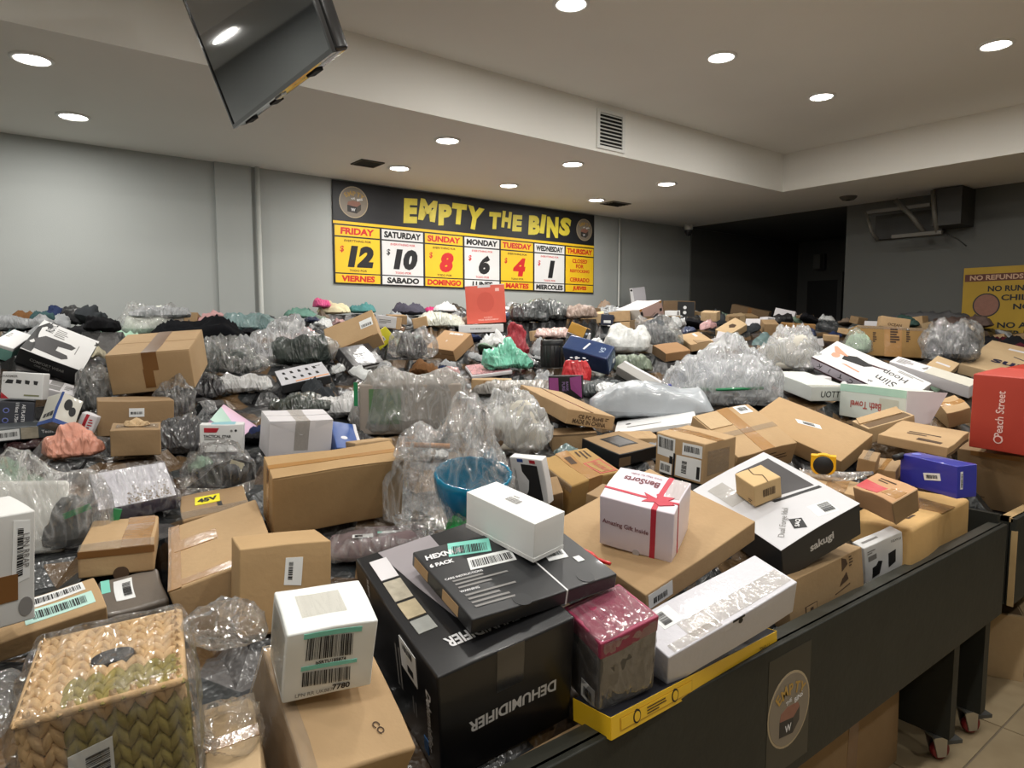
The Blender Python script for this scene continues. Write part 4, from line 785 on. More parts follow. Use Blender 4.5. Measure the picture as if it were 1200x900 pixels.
V_, F_ = pillow(.07, .05, .02, 5, 10, .5, 6.); o = obj('torn_flap', [(x, y, z + b.h) for x, y, z in V_], F_, KRAFT2, b.root)
b = Box('tactical', 'tactical_gear_box', 'white box reading TACTICAL GEAR under a red corner mark', 'box', WHITE); b.poly('F', [(.10, .72), (.38, .72), (.44, .88), (.10, .88)], INKR, 'mark'); b.text('F', 'TACTICAL GEAR', .40, .58, .010, INK, 0, .03, maxw=.085); b.lines('F', .1, .44, .6, .52, 2, INKG); b.disc('F', .82, .78, .004, INK); b.disc('F', .72, .78, .004, INKG); b.slab('T', .25, .1, .8, .9, M('pale blue label', (140, 190, 200), .5), 'label')
b = Box('irid', 'iridescent_folder', 'thin pink and mint iridescent folder behind the tactical gear box', 'folder', M('iridescent pink', (226, 186, 220), .3, .06, 6., coat=.5)); b.poly('T', [(0, 0), (.55, 0), (.45, .45), (0, .8)], M('iridescent mint', (150, 196, 180), .3, .06, coat=.5), 'mint_panel')
b = Box('whitecarton', 'white_mailing_carton', 'plain white carton with clear tape down its front', 'carton', OFFW, r=.004); b.flaps('x'); b.slab('T', .40, 0, .62, 1, CLEAR_TAPE, 'tape', .003); b.slab('F', .40, .2, .62, 1, CLEAR_TAPE, 'tape'); b.poly('F', [(.02, .97), (.5, .62), (.98, .97), (.98, .99), (.02, .99)], M('white flap shade', (212, 210, 213), .5), 'flap')  # front flap in a slightly darker white, its shade put into the colour
b = Box('bluebox', 'blue_carton', 'blue carton with a white edge behind the white mailing carton', 'box', M('royal blue board', (52, 84, 150), .4, .08)); b.slab('T', .88, 0, 1, 1, OFFW, 'edge'); b.disc('T', .4, .4, .012, INKW)
b = Box('powerstrip', 'printed_hook_box', 'flat white box printed with two rows of small black hooks', 'box', CHAR); b.slab('T', .0, .0, 1, 1, M('pale grey print', (206, 206, 212), .35, .03, coat=.5), 'top_panel')
for r_ in range(2):
    for k in range(5): b.poly('T', [(.12 + .16 * k, .28 + .36 * r_), (.18 + .16 * k, .28 + .36 * r_), (.165 + .16 * k, .42 + .36 * r_), (.12 + .16 * k, .44 + .36 * r_)], INK, 'hook_print', .0016)
b.slab('T', .3, .06, .98, .12, M('orange print', (222, 150, 96), .5), 'stripe', .0016); b.label('T', [(.72, .72), (.95, .86)], bars=((.1, .2), (.9, .7)), n=12)
b = Box('tiltparcel', 'cardboard_parcel', 'kraft parcel standing tilted with a white and green label', 'carton', KRAFT); l = b.label('F', [(.70, .40), (.95, .72)], bars=((.1, .1), (.9, .45)), n=14); b.slab('F', .1, .0, .9, .02, TAPE_D, 'tape')
b = Box('yellowbox', 'yellow_packet', 'bright yellow packet with a small white sticker', 'packet', M('bright yellow', (222, 212, 48), .5, .08)); b.label('F', [(.42, .3), (.66, .62)], bars=((.15, .2), (.85, .7)), n=8, name='sticker')
b = Box('greybox', 'dark_grey_box', 'dark grey shiny box with a white label on the clothing heap', 'box', M('dark shiny board', (66, 64, 66), .3, .12, 40., coat=.8, bump=.002, bscale=30)); b.label('F', [(.35, .35), (.92, .8)], bars=((.1, .2), (.9, .7)), n=14); b.lines('L', .2, .2, .8, .8, 4, INKG, vertical=True); b.lines('T', .3, .3, .7, .6, 3, INKG)
b = Box('framex', 'kraft_gift_box', 'neat brown box with small white lettering on its lid', 'box', board('neat brown', (172, 138, 102), .04), lid=.0); b.text('T', 'FRAMEX', .55, .86, .022, INKW, 0, .03); b.text('T', '3', .45, .45, .016, INKW); b.disc('F', .5, .55, .008, KRAFT2); b.slab('F', 0, .55, 1, .58, KRAFT4, 'lid_seam')
CORAL = M('coral board', (214, 98, 82), .45, .05)
b = Box('coral', 'coral_box', 'coral red box standing on end below the price banner', 'box', CORAL, warp=.001); b.slab('F', 0, .985, 1, 1, WHITE, 'top_edge'); b.slab('F', .32, .93, .64, .995, OFFW, 'sticker'); b.text('F', 'YOUR REFRESHMENT', .55, .09, .012, M('pale coral ink', (240, 190, 180), .5), 0, .02, maxw=.18); b.text('F', 'FUN BREAK', .55, .15, .009, M('pale coral ink', (240, 190, 180), .5), 0, .02)
ring = [(.5 + .22 * math.cos(a), .55 + .26 * math.sin(a)) for a in np.linspace(0, 6.283, 25)[:-1]]; b.poly('F', ring, M('coral emboss', (204, 90, 76), .4, .03), 'embossed_outline'); b.slab('F', .76, .82, .86, .90, M('pale coral ink', (240, 190, 180), .5))
b = Box('coralbase', 'white_flat_box', 'flat white box beneath the coral red box', 'box', WHITE); b.text('F', 'SAVE MORE EVERY DAY', .5, .5, .012, INKG, 0, .01, maxw=.16)
b = Box('behindcoral', 'cardboard_carton', 'brown carton under the flat white box with the coral box', 'carton', KRAFT3); b.slab('F', .4, .2, .55, .8, KRAFT2, 'print')
NAVY = M('navy board', (38, 60, 104), .3, .1, coat=.7, bump=.0015, bscale=24); PALEB = M('pale blue ink', (170, 186, 210), .5)
b = Box('navy', 'navy_box', 'shiny navy blue box with pale lines and a round mark', 'box', NAVY, r=.008)
for k in range(4): b.quad('R', [(.12 + k * .03, .15), (.15 + k * .03, .15), (.18 + k * .15, .75), (.15 + k * .15, .75)], PALEB, 'line')
b.quad('T', [(.42, .25), (.46, .22), (.52, .70), (.48, .72)], INKW, 'painted_glint'); b.disc('R', .7, .35, .016, INKW, 'mark'); b.text('T', 'V5', .82, .5, .03, PALEB, 90, .02)  # white streak on the lid is a highlight put into colour
b = Box('smalllabel', 'small_cardboard_box', 'small brown box with a white sticker against the navy box', 'box', KRAFT3); b.label('F', [(.35, .45), (.85, .9)], bars=((.1, .2), (.9, .6)), n=12)
PUR = M('purple print', (138, 62, 122), .5, .06)
b = Box('purple', 'purple_box', 'purple and black box with upright lettering', 'box', BLACK); b.slab('F', .02, .1, .30, .92, PUR, 'panel'); b.poly('F', [(.64, .92), (.98, .98), (.98, .02), (.66, .42)], PUR, 'panel'); b.text('F', 'PURE', .45, .55, .016, M('lilac ink', (120, 96, 140), .5), -90, .03); b.text('F', 'BANK', .56, .55, .014, M('lilac ink', (120, 96, 140), .5), -90, .03)
b = Box('orangebox', 'mustard_box', 'mustard yellow box end sticking out behind the navy box', 'box', M('mustard board', (202, 152, 62), .5, .08)); b.slab('F', .82, 0, 1, 1, CHAR, 'end_band'); b.disc('F', .91, .5, .008, PALEB)
b = Box('china', 'made_in_china_carton', 'kraft carton with printed compliance marks reading MADE IN CHINA', 'carton', KRAFT); b.text('R', 'MADE IN CHINA', .48, .28, .018, INKB, 0, .02, maxw=.15); b.text('R', 'CE FC RoHS', .5, .62, .016, INKB, 0, .02, maxw=.14); b.lines('R', .8, .55, .88, .8, 2, INKB); b.slab('T', 0, .47, 1, .53, TAPE, 'tape', .001, n=6)
b = Box('underchina', 'cardboard_carton', 'brown carton beneath the made in china carton', 'carton', KRAFT3); b.slab('F', 0, .9, 1, 1, KRAFT4, 'edge')
b = Box('phonebox', 'screen_protector_box', 'narrow white box with a black phone picture and red and blue flags', 'box', WHITE); b.poly('F', [(.36, .08), (.86, .08), (.82, .86), (.32, .86)], INK, 'phone_print'); b.slab('F', .22, .90, .40, .97, INKBL, 'flag'); b.slab('F', .60, .90, .78, .97, INKR, 'flag'); b.lines('F', .05, .1, .15, .8, 3, INKG, vertical=True)
b = Box('tapedbox', 'taped_cardboard_carton', 'worn kraft carton with red stamp and shiny tape over its top', 'carton', board('olive kraft', (166, 134, 84)), warp=.003, r=.006); b.slab('T', .0, .36, 1.0, .60, TAPE, 'tape', .001, n=6); b.slab('R', .36, .5, .62, 1, TAPE, 'tape'); b.slab('F', 0, .8, 1, 1, CLEAR_TAPE, 'tape', .0016)
st = b.slab('T', .48, .62, .95, .95, M('faded red ink', (176, 90, 70), .7), 'stamp', .0012); b.slab('T', .52, .66, .91, .91, board('olive kraft', (166, 134, 84)), 'stamp_field', .002, st); b.text('T', 'FRAGILE', .71, .79, .02, M('faded red ink', (176, 90, 70), .7), 0, .03, parent=st, lift=.0028, maxw=.07); b.lines('T', .1, .66, .4, .9, 3, INKB); b.slab('T', .2, .42, .45, .54, INKB, 'print', .0016)
b = Box('sidebrown', 'small_cardboard_box', 'small brown box between the phone picture box and the taped carton', 'box', KRAFT3); b.slab('T', .4, 0, .6, 1, TAPE, 'tape')
b = Box('pictbox', 'picture_carton', 'brown topped black carton with a dark screen picture', 'box', BLACK); b.slab('T', .02, .02, .98, .98, KRAFT3, 'top_panel'); p = b.slab('T', .2, .28, .72, .78, INK, 'screen_print', .0016); b.slab('T', .24, .33, .68, .73, M('dull screen print', (66, 64, 64), .4, .2), 'screen', .0024, p); b.slab('R', .0, .0, .3, .7, KRAFT4, 'tape')
b = Box('shipbox', 'shipping_carton', 'kraft carton with large white shipping labels and square codes on one side', 'carton', KRAFT, warp=.002, r=.004)
b.slab('T', .0, .4, 1, .62, TAPE, 'tape', .001); l = b.label('F', [(.04, .45), (.40, .95)], bars=((.08, .4), (.92, .92)), n=18); b.slab('F', .30, .3, .37, .5, INK, 'print', .0012)
l = b.label('F', [(.55, .62), (.95, .92)], bars=((.1, .3), (.9, .8)), n=14, seed=8); l = b.label('F', [(.44, .06), (.94, .58)], bars=((.25, .2), (.45, .8)), n=10, seed=9, vert=True); b.slab('F', .86, .1, .92, .4, INK, 'print', .0012); b.slab('F', .38, .02, .42, .6, INK, 'print', .0012); b.label('F', [(.1, .02), (.36, .3)], bars=((.1, .2), (.9, .8)), n=10, seed=5); b.slab('R', .1, .2, .8, .8, CLEAR_TAPE, 'tape')
b = Box('flatcarton', 'wide_flat_carton', 'wide flat kraft carton holding the white gift box', 'carton', KRAFT, warp=.001); b.label('R', [(.02, .2), (.22, .9)], bars=((.2, .2), (.8, .6)), n=10); b.label('F', [(.3, .2), (.4, .8)], n=8); b.label('T', [(.16, .68), (.26, .86)], bars=((.1, .2), (.9, .7)), n=10)
b = Box('gift', 'gift_box', 'white gift box printed with a red ribbon and bow reading Amazing Gift Inside', 'box', M('white gift board', (226, 216, 226), .4, .02, coat=.3), warp=.0015); RIB = M('ribbon print', (190, 44, 66), .5, .06)
b.slab('F', .70, 0, .77, 1, RIB, 'ribbon_print'); b.slab('T', .70, 0, .77, 1, RIB, 'ribbon_print'); b.slab('T', 0, .26, 1, .31, RIB, 'ribbon_print', .0014); b.slab('R', .26, 0, .31, 1, RIB, 'ribbon_print')
b.poly('T', [(.73, .29), (.52, .40), (.60, .26), (.54, .14), (.70, .2), (.78, .12), (.96, .22), (.86, .30), (.92, .42), (.78, .40), (.74, .50), (.68, .42)], RIB, 'bow_print', .002)
b.text('F', 'Amazing Gift Inside', .36, .50, .017, M('plum ink', (112, 40, 52), .6), -1, .01, maxw=.115); b.text('T', 'BenSorts', .40, .68, .022, M('plum ink', (112, 40, 52), .6), 180, .02, maxw=.09); b.text('T', 'Great Ideas for Smiles', .42, .86, .008, M('plum ink', (112, 40, 52), .6), 180, .005, maxw=.08); b.slab('T', .78, .4, .98, .98, CLEAR_TAPE, 'tape', .0016); b.disc('F', .52, .03, .009, M('white gift notch', (190, 186, 190), .5), 'notch')
b = Box('longwhite', 'long_white_carton', 'long white carton with shiny clear tape resting on the bin rim', 'carton', GLOSSW, warp=.002); b.slab('T', .2, .1, .98, .48, CLEAR_TAPE, 'tape', .0012, n=8); b.slab('T', .05, .03, .4, .2, CLEAR_TAPE, 'tape', .0016); b.label('T', [(.12, .5), (.26, .92)], bars=((.15, .15), (.55, .85)), n=14, vert=True); b.slab('F', .47, .93, .56, 1.0, INK, 'slot'); b.disc('F', .53, .86, .006, INK, 'notch')
b = Box('yellowtray', 'yellow_edged_tray', 'shallow black tray with yellow printed sides lying on the bin rim', 'tray', M('black tray board', (30, 30, 36), .4, .08), warp=.003); YEL = M('yellow sleeve', (228, 184, 36), .45, .06, coat=.3)
for f in 'FRL': b.slab(f, 0, 0, 1, 1, YEL, 'yellow_side', .0012, n=8)
f_ = b.slab('F', .04, .2, .42, .8, M('yellow print line', (196, 150, 30), .5), 'print_frame', .002); b.slab('F', .045, .25, .415, .75, YEL, 'print_field', .0026, f_)
for u in (.12, .32): d_ = b.disc('F', u, .5, .011, INK, 'round_mark', .0032, sy=1.2); b.disc('F', u, .5, .008, YEL, 'ring', .004, d_, sy=1.2)
b.lines('F', .17, .3, .28, .7, 3, INKB, lift=.0032); b.text('F', '70660-1.1', .9, .5, .008, INKB, 0, .01, lift=.0026)
b = Box('burgundy', 'burgundy_lidded_box', 'grey box with a burgundy lid shrink wrapped in clear film', 'box', M('grey printed board', (88, 86, 84), .5, .2, 12.), lid=.03, body='base'); v_, f_ = rounded(b.w + .003, b.d + .003, .036, .003, 3, b.h - .036); obj('lid', [b.W(p) for p in v_], f_, M('burgundy board', (150, 52, 82), .5, .06), b.root, True)
b.label('L', [(.55, .06), (.9, .3)], bars=((.2, .2), (.8, .7)), n=10, name='sticker'); b.wrap(film('shrink film', (250, 248, 250), .05, .1, .1, .002, 30.), .002, .004, seed=2, n=16, freq=40)
b = Box('underdehum', 'cardboard_carton', 'brown carton against the bin board under the dehumidifier box', 'carton', KRAFT3); b.label('F', [(.5, .1), (.95, .5)], n=14); b.slab('F', .8, .5, .95, .9, TAPE, 'tape')
b = Box('dehum', 'dehumidifier_box', 'large black box with upside down white DEHUMIDIFIER lettering', 'box', M('black printed carton', (24, 24, 26), .38, .1, coat=.2), warp=.002, r=.005)
b.text('F', 'DEHUMIDIFIER', .53, .43, .026, INKW, 180, .03, maxw=.185); b.text('L', 'Dehumidifier', .90, .47, .019, INKW, -90, .025, .2, maxw=.15)
b.label('L', [(.60, .62), (.78, .90)], bars=((.2, .7), (.8, .9)), n=8, name='sticker'); b.slab('L', .68, .66, .74, .72, INK, 'print', .0014); b.lines('L', .52, .35, .60, .8, 2, INKG, vertical=True, seed=6); b.lines('L', .70, .30, .76, .55, 2, INKG, vertical=True, seed=7); b.slab('L', .82, .10, .87, .24, M('blue icon', (60, 120, 190), .5), 'icon')
b.poly('T', [(.17, .98), (.60, .99), (.60, .36), (.50, .26), (.40, .24), (.34, .30), (.26, .62)], M('grey product print', (150, 144, 148), .45, .04), 'product_print'); 
for k, (v0, v1) in enumerate(((.74, .92), (.55, .72), (.40, .53), (.28, .38))): b.slab('T', .07, v0, .20, v1, [OFFW, M('photo print', (176, 168, 150), .5, .3, 60.), M('photo print tan', (180, 166, 136), .5, .3, 50.), M('photo print grey', (150, 152, 148), .5, .2, 40.)][k], 'photo_print', .0016)
b.text('T', 'DEHUMIDIFIER', .46, .16, .026, INKW, 180, .03, maxw=.16); b.text('T', 'NineSky', .76, .17, .026, INKW, 180, .03, maxw=.085); b.text('T', 'NineSky', .44, .36, .009, INK, 180, .01, lift=.0022); b.text('L', 'SLEEPY', .20, .9, .010, INKW, -90, .01); b.slab('F', .40, .62, .60, 1., M('dark tape', (40, 40, 42), .15, .1, coat=.8), 'tape')
b = Box('hex', 'hexagon_light_box', 'flat black box with white print and two barcode labels', 'box', M('black lid board', (32, 33, 36), .4, .08, coat=.2), warp=.001)
b.slab('T', .615, 0, .625, 1, INKW, 'white_line'); b.slab('F', .615, 0, .625, 1, INKW, 'white_line'); b.text('T', 'HEXNUB', .16, .86, .016, INKW, 0, .04, .2); b.text('T', '6 PACK', .10, .74, .012, INKW, 0, .04, .2)
b.label('T', [(.20, .76), (.26, .97), (.52, .97), (.46, .74)][::-1] and [(.17, .80), (.44, .74), (.50, .93), (.23, .99)], mat=MINT, bars=((.08, .1), (.92, .7)), n=26); b.label('T', [(.22, .56), (.53, .54), (.56, .70), (.26, .72)], bars=((.05, .15), (.95, .75)), n=28, seed=6)
b.lines('T', .07, .36, .42, .50, 3, INKG, seed=8); b.lines('T', .07, .10, .42, .30, 4, INKG, seed=9); b.text('T', 'WARNING', .12, .33, .006, INKW); b.text('T', 'CARE INSTRUCTIONS', .16, .52, .006, INKW); b.label('T', [(.70, .40), (.84, .38), (.88, .62), (.74, .66)], bars=((.12, .2), (.88, .8)), n=20, seed=11); b.slab('T', .86, .28, .91, .36, LABEL, 'sticker'); b.disc('T', .80, .08, .018, CHAR, 'notch'); b.disc('T', .34, .06, .018, CHAR, 'notch')
for v in (.2, .62): b.slab('L', .55 if v < .5 else .05, .15, .80 if v < .5 else .3, .85, KRAFT, 'print')
b = Box('whitephone', 'white_phone_box', 'small plain white lidded box on the flat black box', 'box', M('matte white lid', (236, 237, 236), .5, .01), lid=.0, r=.0015, warp=0.); 
b.slab('F', .0, .0, 1, .10, M('white base shade', (230, 230, 228), .5), 'base_band'); b.slab('R', 0, 0, 1, .10, M('white base shade', (230, 230, 228), .5), 'base_band'); b.bars('T', [(.40, .40), (.58, .40), (.58, .62), (.40, .62)], 18, INKG); b.lines('T', .40, .66, .56, .74, 1, INKG)  # base bands coloured a little darker than the lid to suggest shade
b = Box('undercube', 'cardboard_carton', 'kraft carton with a printed seal mark under the white barcode cube', 'carton', KRAFT, warp=.002, r=.006); b.text('T', 'CO', .72, .20, .011, INKB, -70, .02); b.slab('L', 0, 0, 1, 1, CLEAR_TAPE, 'tape', .0012); b.slab('T', .0, .0, .12, 1, CLEAR_TAPE, 'tape', .0012)
b = Box('cube', 'white_barcode_box', 'white cube box with two barcodes and mint strips on its front', 'box', M('white coated cube', (230, 232, 230), .35, .02, coat=.4), warp=.001)
b.bars('F', [(.22, .58), (.74, .55), (.73, .86), (.22, .90)], 30); b.bars('F', [(.20, .20), (.74, .17), (.73, .38), (.20, .41)], 34, seed=7); b.quad('F', [(.18, .90), (.82, .87), (.82, .94), (.18, .97)], MINT, 'mint_strip'); b.quad('F', [(.18, .43), (.80, .42), (.80, .47), (.18, .49)], MINT, 'mint_strip')
b.text('F', 'IsSRTU185874', .50, .515, .0055, INK, -1, .03, maxw=.055); b.text('F', '7780', .64, .10, .010, INK, -1, .03); b.text('F', 'LPN RR UK887', .34, .08, .006, INKG, -1, .01); b.slab('T', .2, .3, .7, .8, CLEAR_TAPE, 'tape'); b.slab('L', .1, .1, .9, .9, CLEAR_TAPE, 'tape')
b = Box('upright', 'upright_cardboard_carton', 'upright kraft carton with a white tag behind the barcode cube', 'carton', board('smooth kraft', (178, 148, 108), .04), warp=.001); b.label('F', [(.47, .53), (.66, .50), (.68, .83), (.49, .84)], bars=((.2, .2), (.45, .85)), n=12, vert=True); b.slab('F', 0, 0, 1, .02, KRAFT4, 'fold')
b = Box('bigflap', 'taped_cardboard_carton', 'deep kraft carton with crossed tape patches beside the upright carton', 'carton', KRAFT, warp=.002, r=.005); b.slab('T', .0, .0, .12, 1, TAPE, 'tape', .001, n=6); b.slab('T', .06, .52, .5, .68, TAPE, 'tape', .0016); b.slab('T', .1, .02, .8, .1, TAPE, 'tape', .001); b.slab('F', 0, .45, 1, .46, KRAFT4, 'crease'); b.slab('T', 0, .0, .03, 1, CLEAR_TAPE, 'tape', .002)
b = Box('longcarton', 'long_cardboard_carton', 'long plain kraft carton lying on its side below the grey film bag', 'carton', board('warm kraft', (170, 140, 100)), warp=.003, r=.004); b.flaps('x', .004); b.slab('T', 0, .42, 1, .58, TAPE, 'tape', .0034, n=8); b.slab('L', .4, .1, .62, 1, TAPE, 'tape')
b = Box('tapedleft', 'taped_cardboard_carton', 'small kraft carton with glossy dark tape along its edge', 'carton', KRAFT, warp=.002, r=.005); b.slab('T', .55, .0, .95, 1, TAPE, 'tape', .001); b.slab('F', .0, .74, 1, .99, TAPE_D, 'tape', .001); b.disc('F', .55, .05, .015, INKB, 'hand_hole'); b.slab('T', 0, 0, 1, .2, CLEAR_TAPE, 'tape', .0018)
b = Box('taupe', 'taupe_poly_parcel', 'flat taupe plastic parcel with a square barcode label', 'parcel', M('taupe plastic', (112, 104, 96), .35, .08, coat=.4, bump=.002, bscale=20), warp=.003, r=.008); b.label('T', [(.22, .30), (.52, .30), (.54, .86), (.24, .86)], bars=((.45, .15), (.9, .8)), n=18, vert=True); b.slab('T', .04, .6, .18, .95, MINT, 'mint_strip')
b = Box('mintlabels', 'cardboard_carton', 'kraft carton with long white and mint barcode strips', 'carton', KRAFT); l = b.label('T', [(.30, .66), (.88, .70), (.88, .96), (.32, .96)], bars=((.05, .25), (.95, .8)), n=34); l = b.label('T', [(.30, .22), (.92, .24), (.92, .60), (.30, .62)], mat=M('pale mint label', (186, 224, 214), .5), bars=((.12, .2), (.9, .8)), n=34, seed=8)
b = Box('leftwhite', 'white_shipping_box', 'white box with a barcode strip and brown tape patch beside the kraft carton', 'box', M('pale grey board', (206, 206, 204), .5, .03), warp=.001); b.label('F', [(.66, .36), (.92, .40), (.92, .92), (.68, .94)], bars=((.25, .1), (.6, .9)), n=22, vert=True); b.slab('F', .45, .22, .75, .46, TAPE_D, 'tape', .0014); b.text('F', 'LPN RRAP', .86, .66, .009, INKG, -90, .01, lift=.002); b.disc('F', .86, .14, .010, INKG, 'mark', sy=1.6)
b = Box('floral', 'floral_shoe_box', 'purple and white floral patterned box in clear film', 'box', M('dusty purple board', (96, 84, 112), .5, .08), r=.004); b.slab('T', 0, 0, 1, 1, M('white floral print', (216, 214, 222), .4, .05), 'top_panel'); rg = random.Random(4)
FLO = M('flower print', (132, 110, 74), .6, .2)
mb = MB()
for k in range(110):
    u, v = rg.uniform(.38, .95), abs(rg.gauss(0, .16)) + .02
    if v < .5: b_ = .0026; mb.add([b.at('T', u + dx * b_ / b.w, v + dy * b_ / b.d, .0018) for dx, dy in ((1, 0), (0, 1), (-1, 0), (0, -1))], [(0, 1, 2, 3)])
mb.build('flower_print', FLO, b.root); b.wrap(FILM, .006, .012, seed=3, n=20, freq=26)
b = Box('yellowlabel', 'cardboard_carton', 'kraft carton with a bright yellow label below the bagged wheel plate', 'carton', KRAFT3, warp=.002); b.slab('T', .0, .05, 1, .3, CLEAR_TAPE, 'tape', .0012); l = b.slab('T', .22, .50, .60, .80, M('yellow label', (236, 224, 20), .5), 'yellow_label', .0016); b.text('T', '45V', .41, .65, .03, INK, 5, .05, parent=l, lift=.0026, maxw=.05); b.slab('T', .55, .3, .62, .48, INK, 'print', .0014)
b = Box('lowcarton', 'cardboard_carton', 'low kraft carton wedged between the wicker basket and the carton beneath the barcode cube', 'carton', KRAFT2, warp=.002); b.slab('T', .0, .45, 1, .6, TAPE, 'tape')
# right side
SAKW = M('white printed lid', (200, 200, 204), .4, .03, coat=.3)
b = Box('sakugi', 'cooktop_box', 'black and white cooktop box reading sakugi on its dark side', 'box', M('charcoal side', (48, 50, 54), .45, .08), warp=.0015, r=.003); b.slab('T', .0, .0, 1, 1, SAKW, 'top_panel', .0008)
b.text('R', 'sakugi', .50, .48, .034, INKW, 0, .03, maxw=.10); b.poly('T', [(.08, .52), (.52, .50), (.62, .92), (.10, .94)], M('product print dark', (48, 44, 46), .3, .1), 'product_print', .0016); b.poly('T', [(.55, .45), (.58, .45), (.68, .95), (.65, .95)], INK, 'line', .0016); b.text('T', 'Dual Forge Idol', .80, .30, .022, INKG, 130, .0, maxw=.12, lift=.002); p = b.poly('T', [(.80, .36), (.90, .30), (.95, .40), (.85, .46)], INK, 'badge', .0016); b.text('T', 'SAQ', .875, .38, .014, INKW, 130, .02, parent=p, lift=.0026); b.label('T', [(.78, .62), (.92, .58), (.96, .80), (.82, .84)], bars=((.1, .4), (.9, .9)), n=14); b.slab('L', .1, .1, .4, .3, LABEL, 'sticker'); b.slab('T', .1, .1, .4, .3, CLEAR_TAPE, 'tape', .0022)
b = Box('tiny', 'small_kraft_box', 'tiny kraft box standing on the cooktop box', 'box', board('light kraft', (206, 176, 130), .04)); b.bars('R', [(.32, .32), (.78, .32), (.78, .68), (.32, .68)], 16, INKB); b.quad('T', [(.0, .50), (.42, .42), (.40, .46), (.0, .54)], KRAFT4, 'seam'); b.quad('T', [(.40, .42), (.60, .60), (.58, .63), (.38, .46)], KRAFT4, 'seam'); b.quad('T', [(.58, .60), (1, .50), (1, .53), (.58, .63)], KRAFT4, 'seam'); b.lines('F', .7, .1, .9, .3, 2, INKB)
b = Box('widebrown', 'wide_cardboard_carton', 'wide plain kraft carton with a slim white tag lying tilted by the tape measure', 'carton', board('plain kraft', (180, 150, 112), .05), warp=.001); b.label('T', [(.34, .56), (.40, .48), (.62, .58), (.57, .66)], bars=((.15, .25), (.85, .75)), n=14, name='tag')
b = Box('tapestrip', 'taped_cardboard_carton', 'open topped kraft carton with glossy tape and fine printed lines on its side', 'carton', KRAFT, warp=.002); b.slab('T', .42, .0, .62, 1, TAPE, 'tape', .001, n=8); b.slab('T', 0, .4, 1, .5, CLEAR_TAPE, 'tape', .002, n=6); b.lines('F', .25, .25, .92, .8, 4, INKB, fill=.3); b.label('T', [(.70, .80), (.92, .80), (.92, .98), (.70, .98)], bars=((.15, .3), (.85, .8)), n=12); b.poly('T', [(.02, .62), (.40, .62), (.40, .98), (.02, .98)], KRAFT2, 'flap', .004)
b = Box('mailer', 'white_flat_mailer', 'flat white mailer with a printed line under the grey plastic parcel', 'mailer', WHITE, warp=.003); b.lines('T', .15, .3, .9, .4, 1, INKG); b.disc('T', .16, .6, .012, INK, 'mark')
b = Box('hoop', 'exercise_hoop_box', 'white exercise hoop box with a woman bending and upside down lettering', 'box', WHITE, warp=.001); b.slab('F', 0, 0, 1, 1, M('pale lilac band', (196, 190, 200), .5), 'side_band'); b.slab('F', 0, .86, 1, 1, M('maroon edge', (70, 32, 44), .5), 'edge', .0014); b.slab('F', 0, 0, 1, .1, M('maroon edge', (70, 32, 44), .5), 'edge', .0014)
for k, t in enumerate('KJTCNVH'): b.text('F', t, .10 + .115 * k, .48, .03, INK, 180 + 12 * (k % 3 - 1), .0, .3, lift=.002)
SKIN = M('skin print', (214, 150, 124), .6, .1); p = b.poly('T', [(.22, .42), (.44, .50), (.50, .66), (.30, .74), (.2, .6)], INK, 'shirt_print', .0014); b.disc('T', .14, .46, .024, SKIN, 'face_print', .0018); b.poly('T', [(.10, .56), (.22, .58), (.24, .62), (.06, .80), (.04, .76)], SKIN, 'arm_print', .0016); b.poly('T', [(.30, .30), (.46, .26), (.46, .22), (.26, .26)], SKIN, 'arm_print', .0016); b.quad('T', [(.42, .60), (.62, .72), (.62, .76), (.42, .68)], M('maroon edge', (70, 32, 44), .5), 'leg_print')
b.text('T', 'Slim', .70, .35, .05, INK, 180, .0); b.text('T', 'Hoop', .72, .68, .055, INK, 180, .0); b.lines('T', .70, .84, .96, .94, 2, INKG); b.text('T', 'ak', .60, .12, .022, INK, 180, .0)
b = Box('uott', 'uott_box', 'long white box with UOTT written on its end', 'box', M('cool white board', (208, 212, 208), .5, .03)); b.text('R', 'UOTT', .52, .48, .032, INK, 0, .005, maxw=.11); b.slab('T', .9, .0, 1, 1, CLEAR_TAPE, 'tape')
b = Box('bathbox', 'bath_towel_box', 'mint edged white box with upside down bath lettering and an open end flap', 'box', M('milky board', (210, 216, 208), .5, .03), warp=.002); b.slab('F', 0, .78, 1, 1, M('mint print', (178, 214, 196), .5), 'mint_band'); b.text('F', 'Bath Towel', .42, .42, .036, M('dull red ink', (170, 74, 66), .6), 180, .02, maxw=.2); b.slab('F', .62, .1, .9, .7, M('pale olive print', (196, 196, 180), .5), 'print')
b.poly('R', [(0, 0), (.9, .1), (1.5, .95), (0, 1)], OFFW, 'end_flap', .004)
b = Box('longwhite2', 'long_white_box', 'long slim white box behind the hoop box', 'box', OFFW); b.slab('T', .45, 0, 1, 1, M('greyish print', (196, 192, 180), .5), 'print'); b.quad('T', [(.38, .4), (.42, .3), (.44, .5), (.42, .8)], INKG, 'mark'); b.lines('T', .06, .2, .28, .8, 4, INKG)
b = Box('tallcarton', 'taped_cardboard_carton', 'kraft carton with printed columns and shiny tape on the far heap', 'carton', board('old kraft', (150, 118, 72)), warp=.003, r=.005); b.slab('F', .38, 0, .62, 1, TAPE, 'tape'); b.slab('F', .0, .9, 1, 1, CLEAR_TAPE, 'tape', .0016); b.lines('F', .22, .45, .28, .8, 5, INKB, fill=.7); b.lines('F', .46, .45, .60, .95, 6, INKB, fill=.7, lift=.002); b.lines('F', .68, .5, .74, .95, 6, INKB, fill=.7)
b = Box('triangleflap', 'open_cardboard_carton', 'kraft carton with a raised flap behind the printed taped carton', 'carton', KRAFT); b.text('F', 'OCEAN', .5, .3, .02, INKB, 0, .02, maxw=.1)
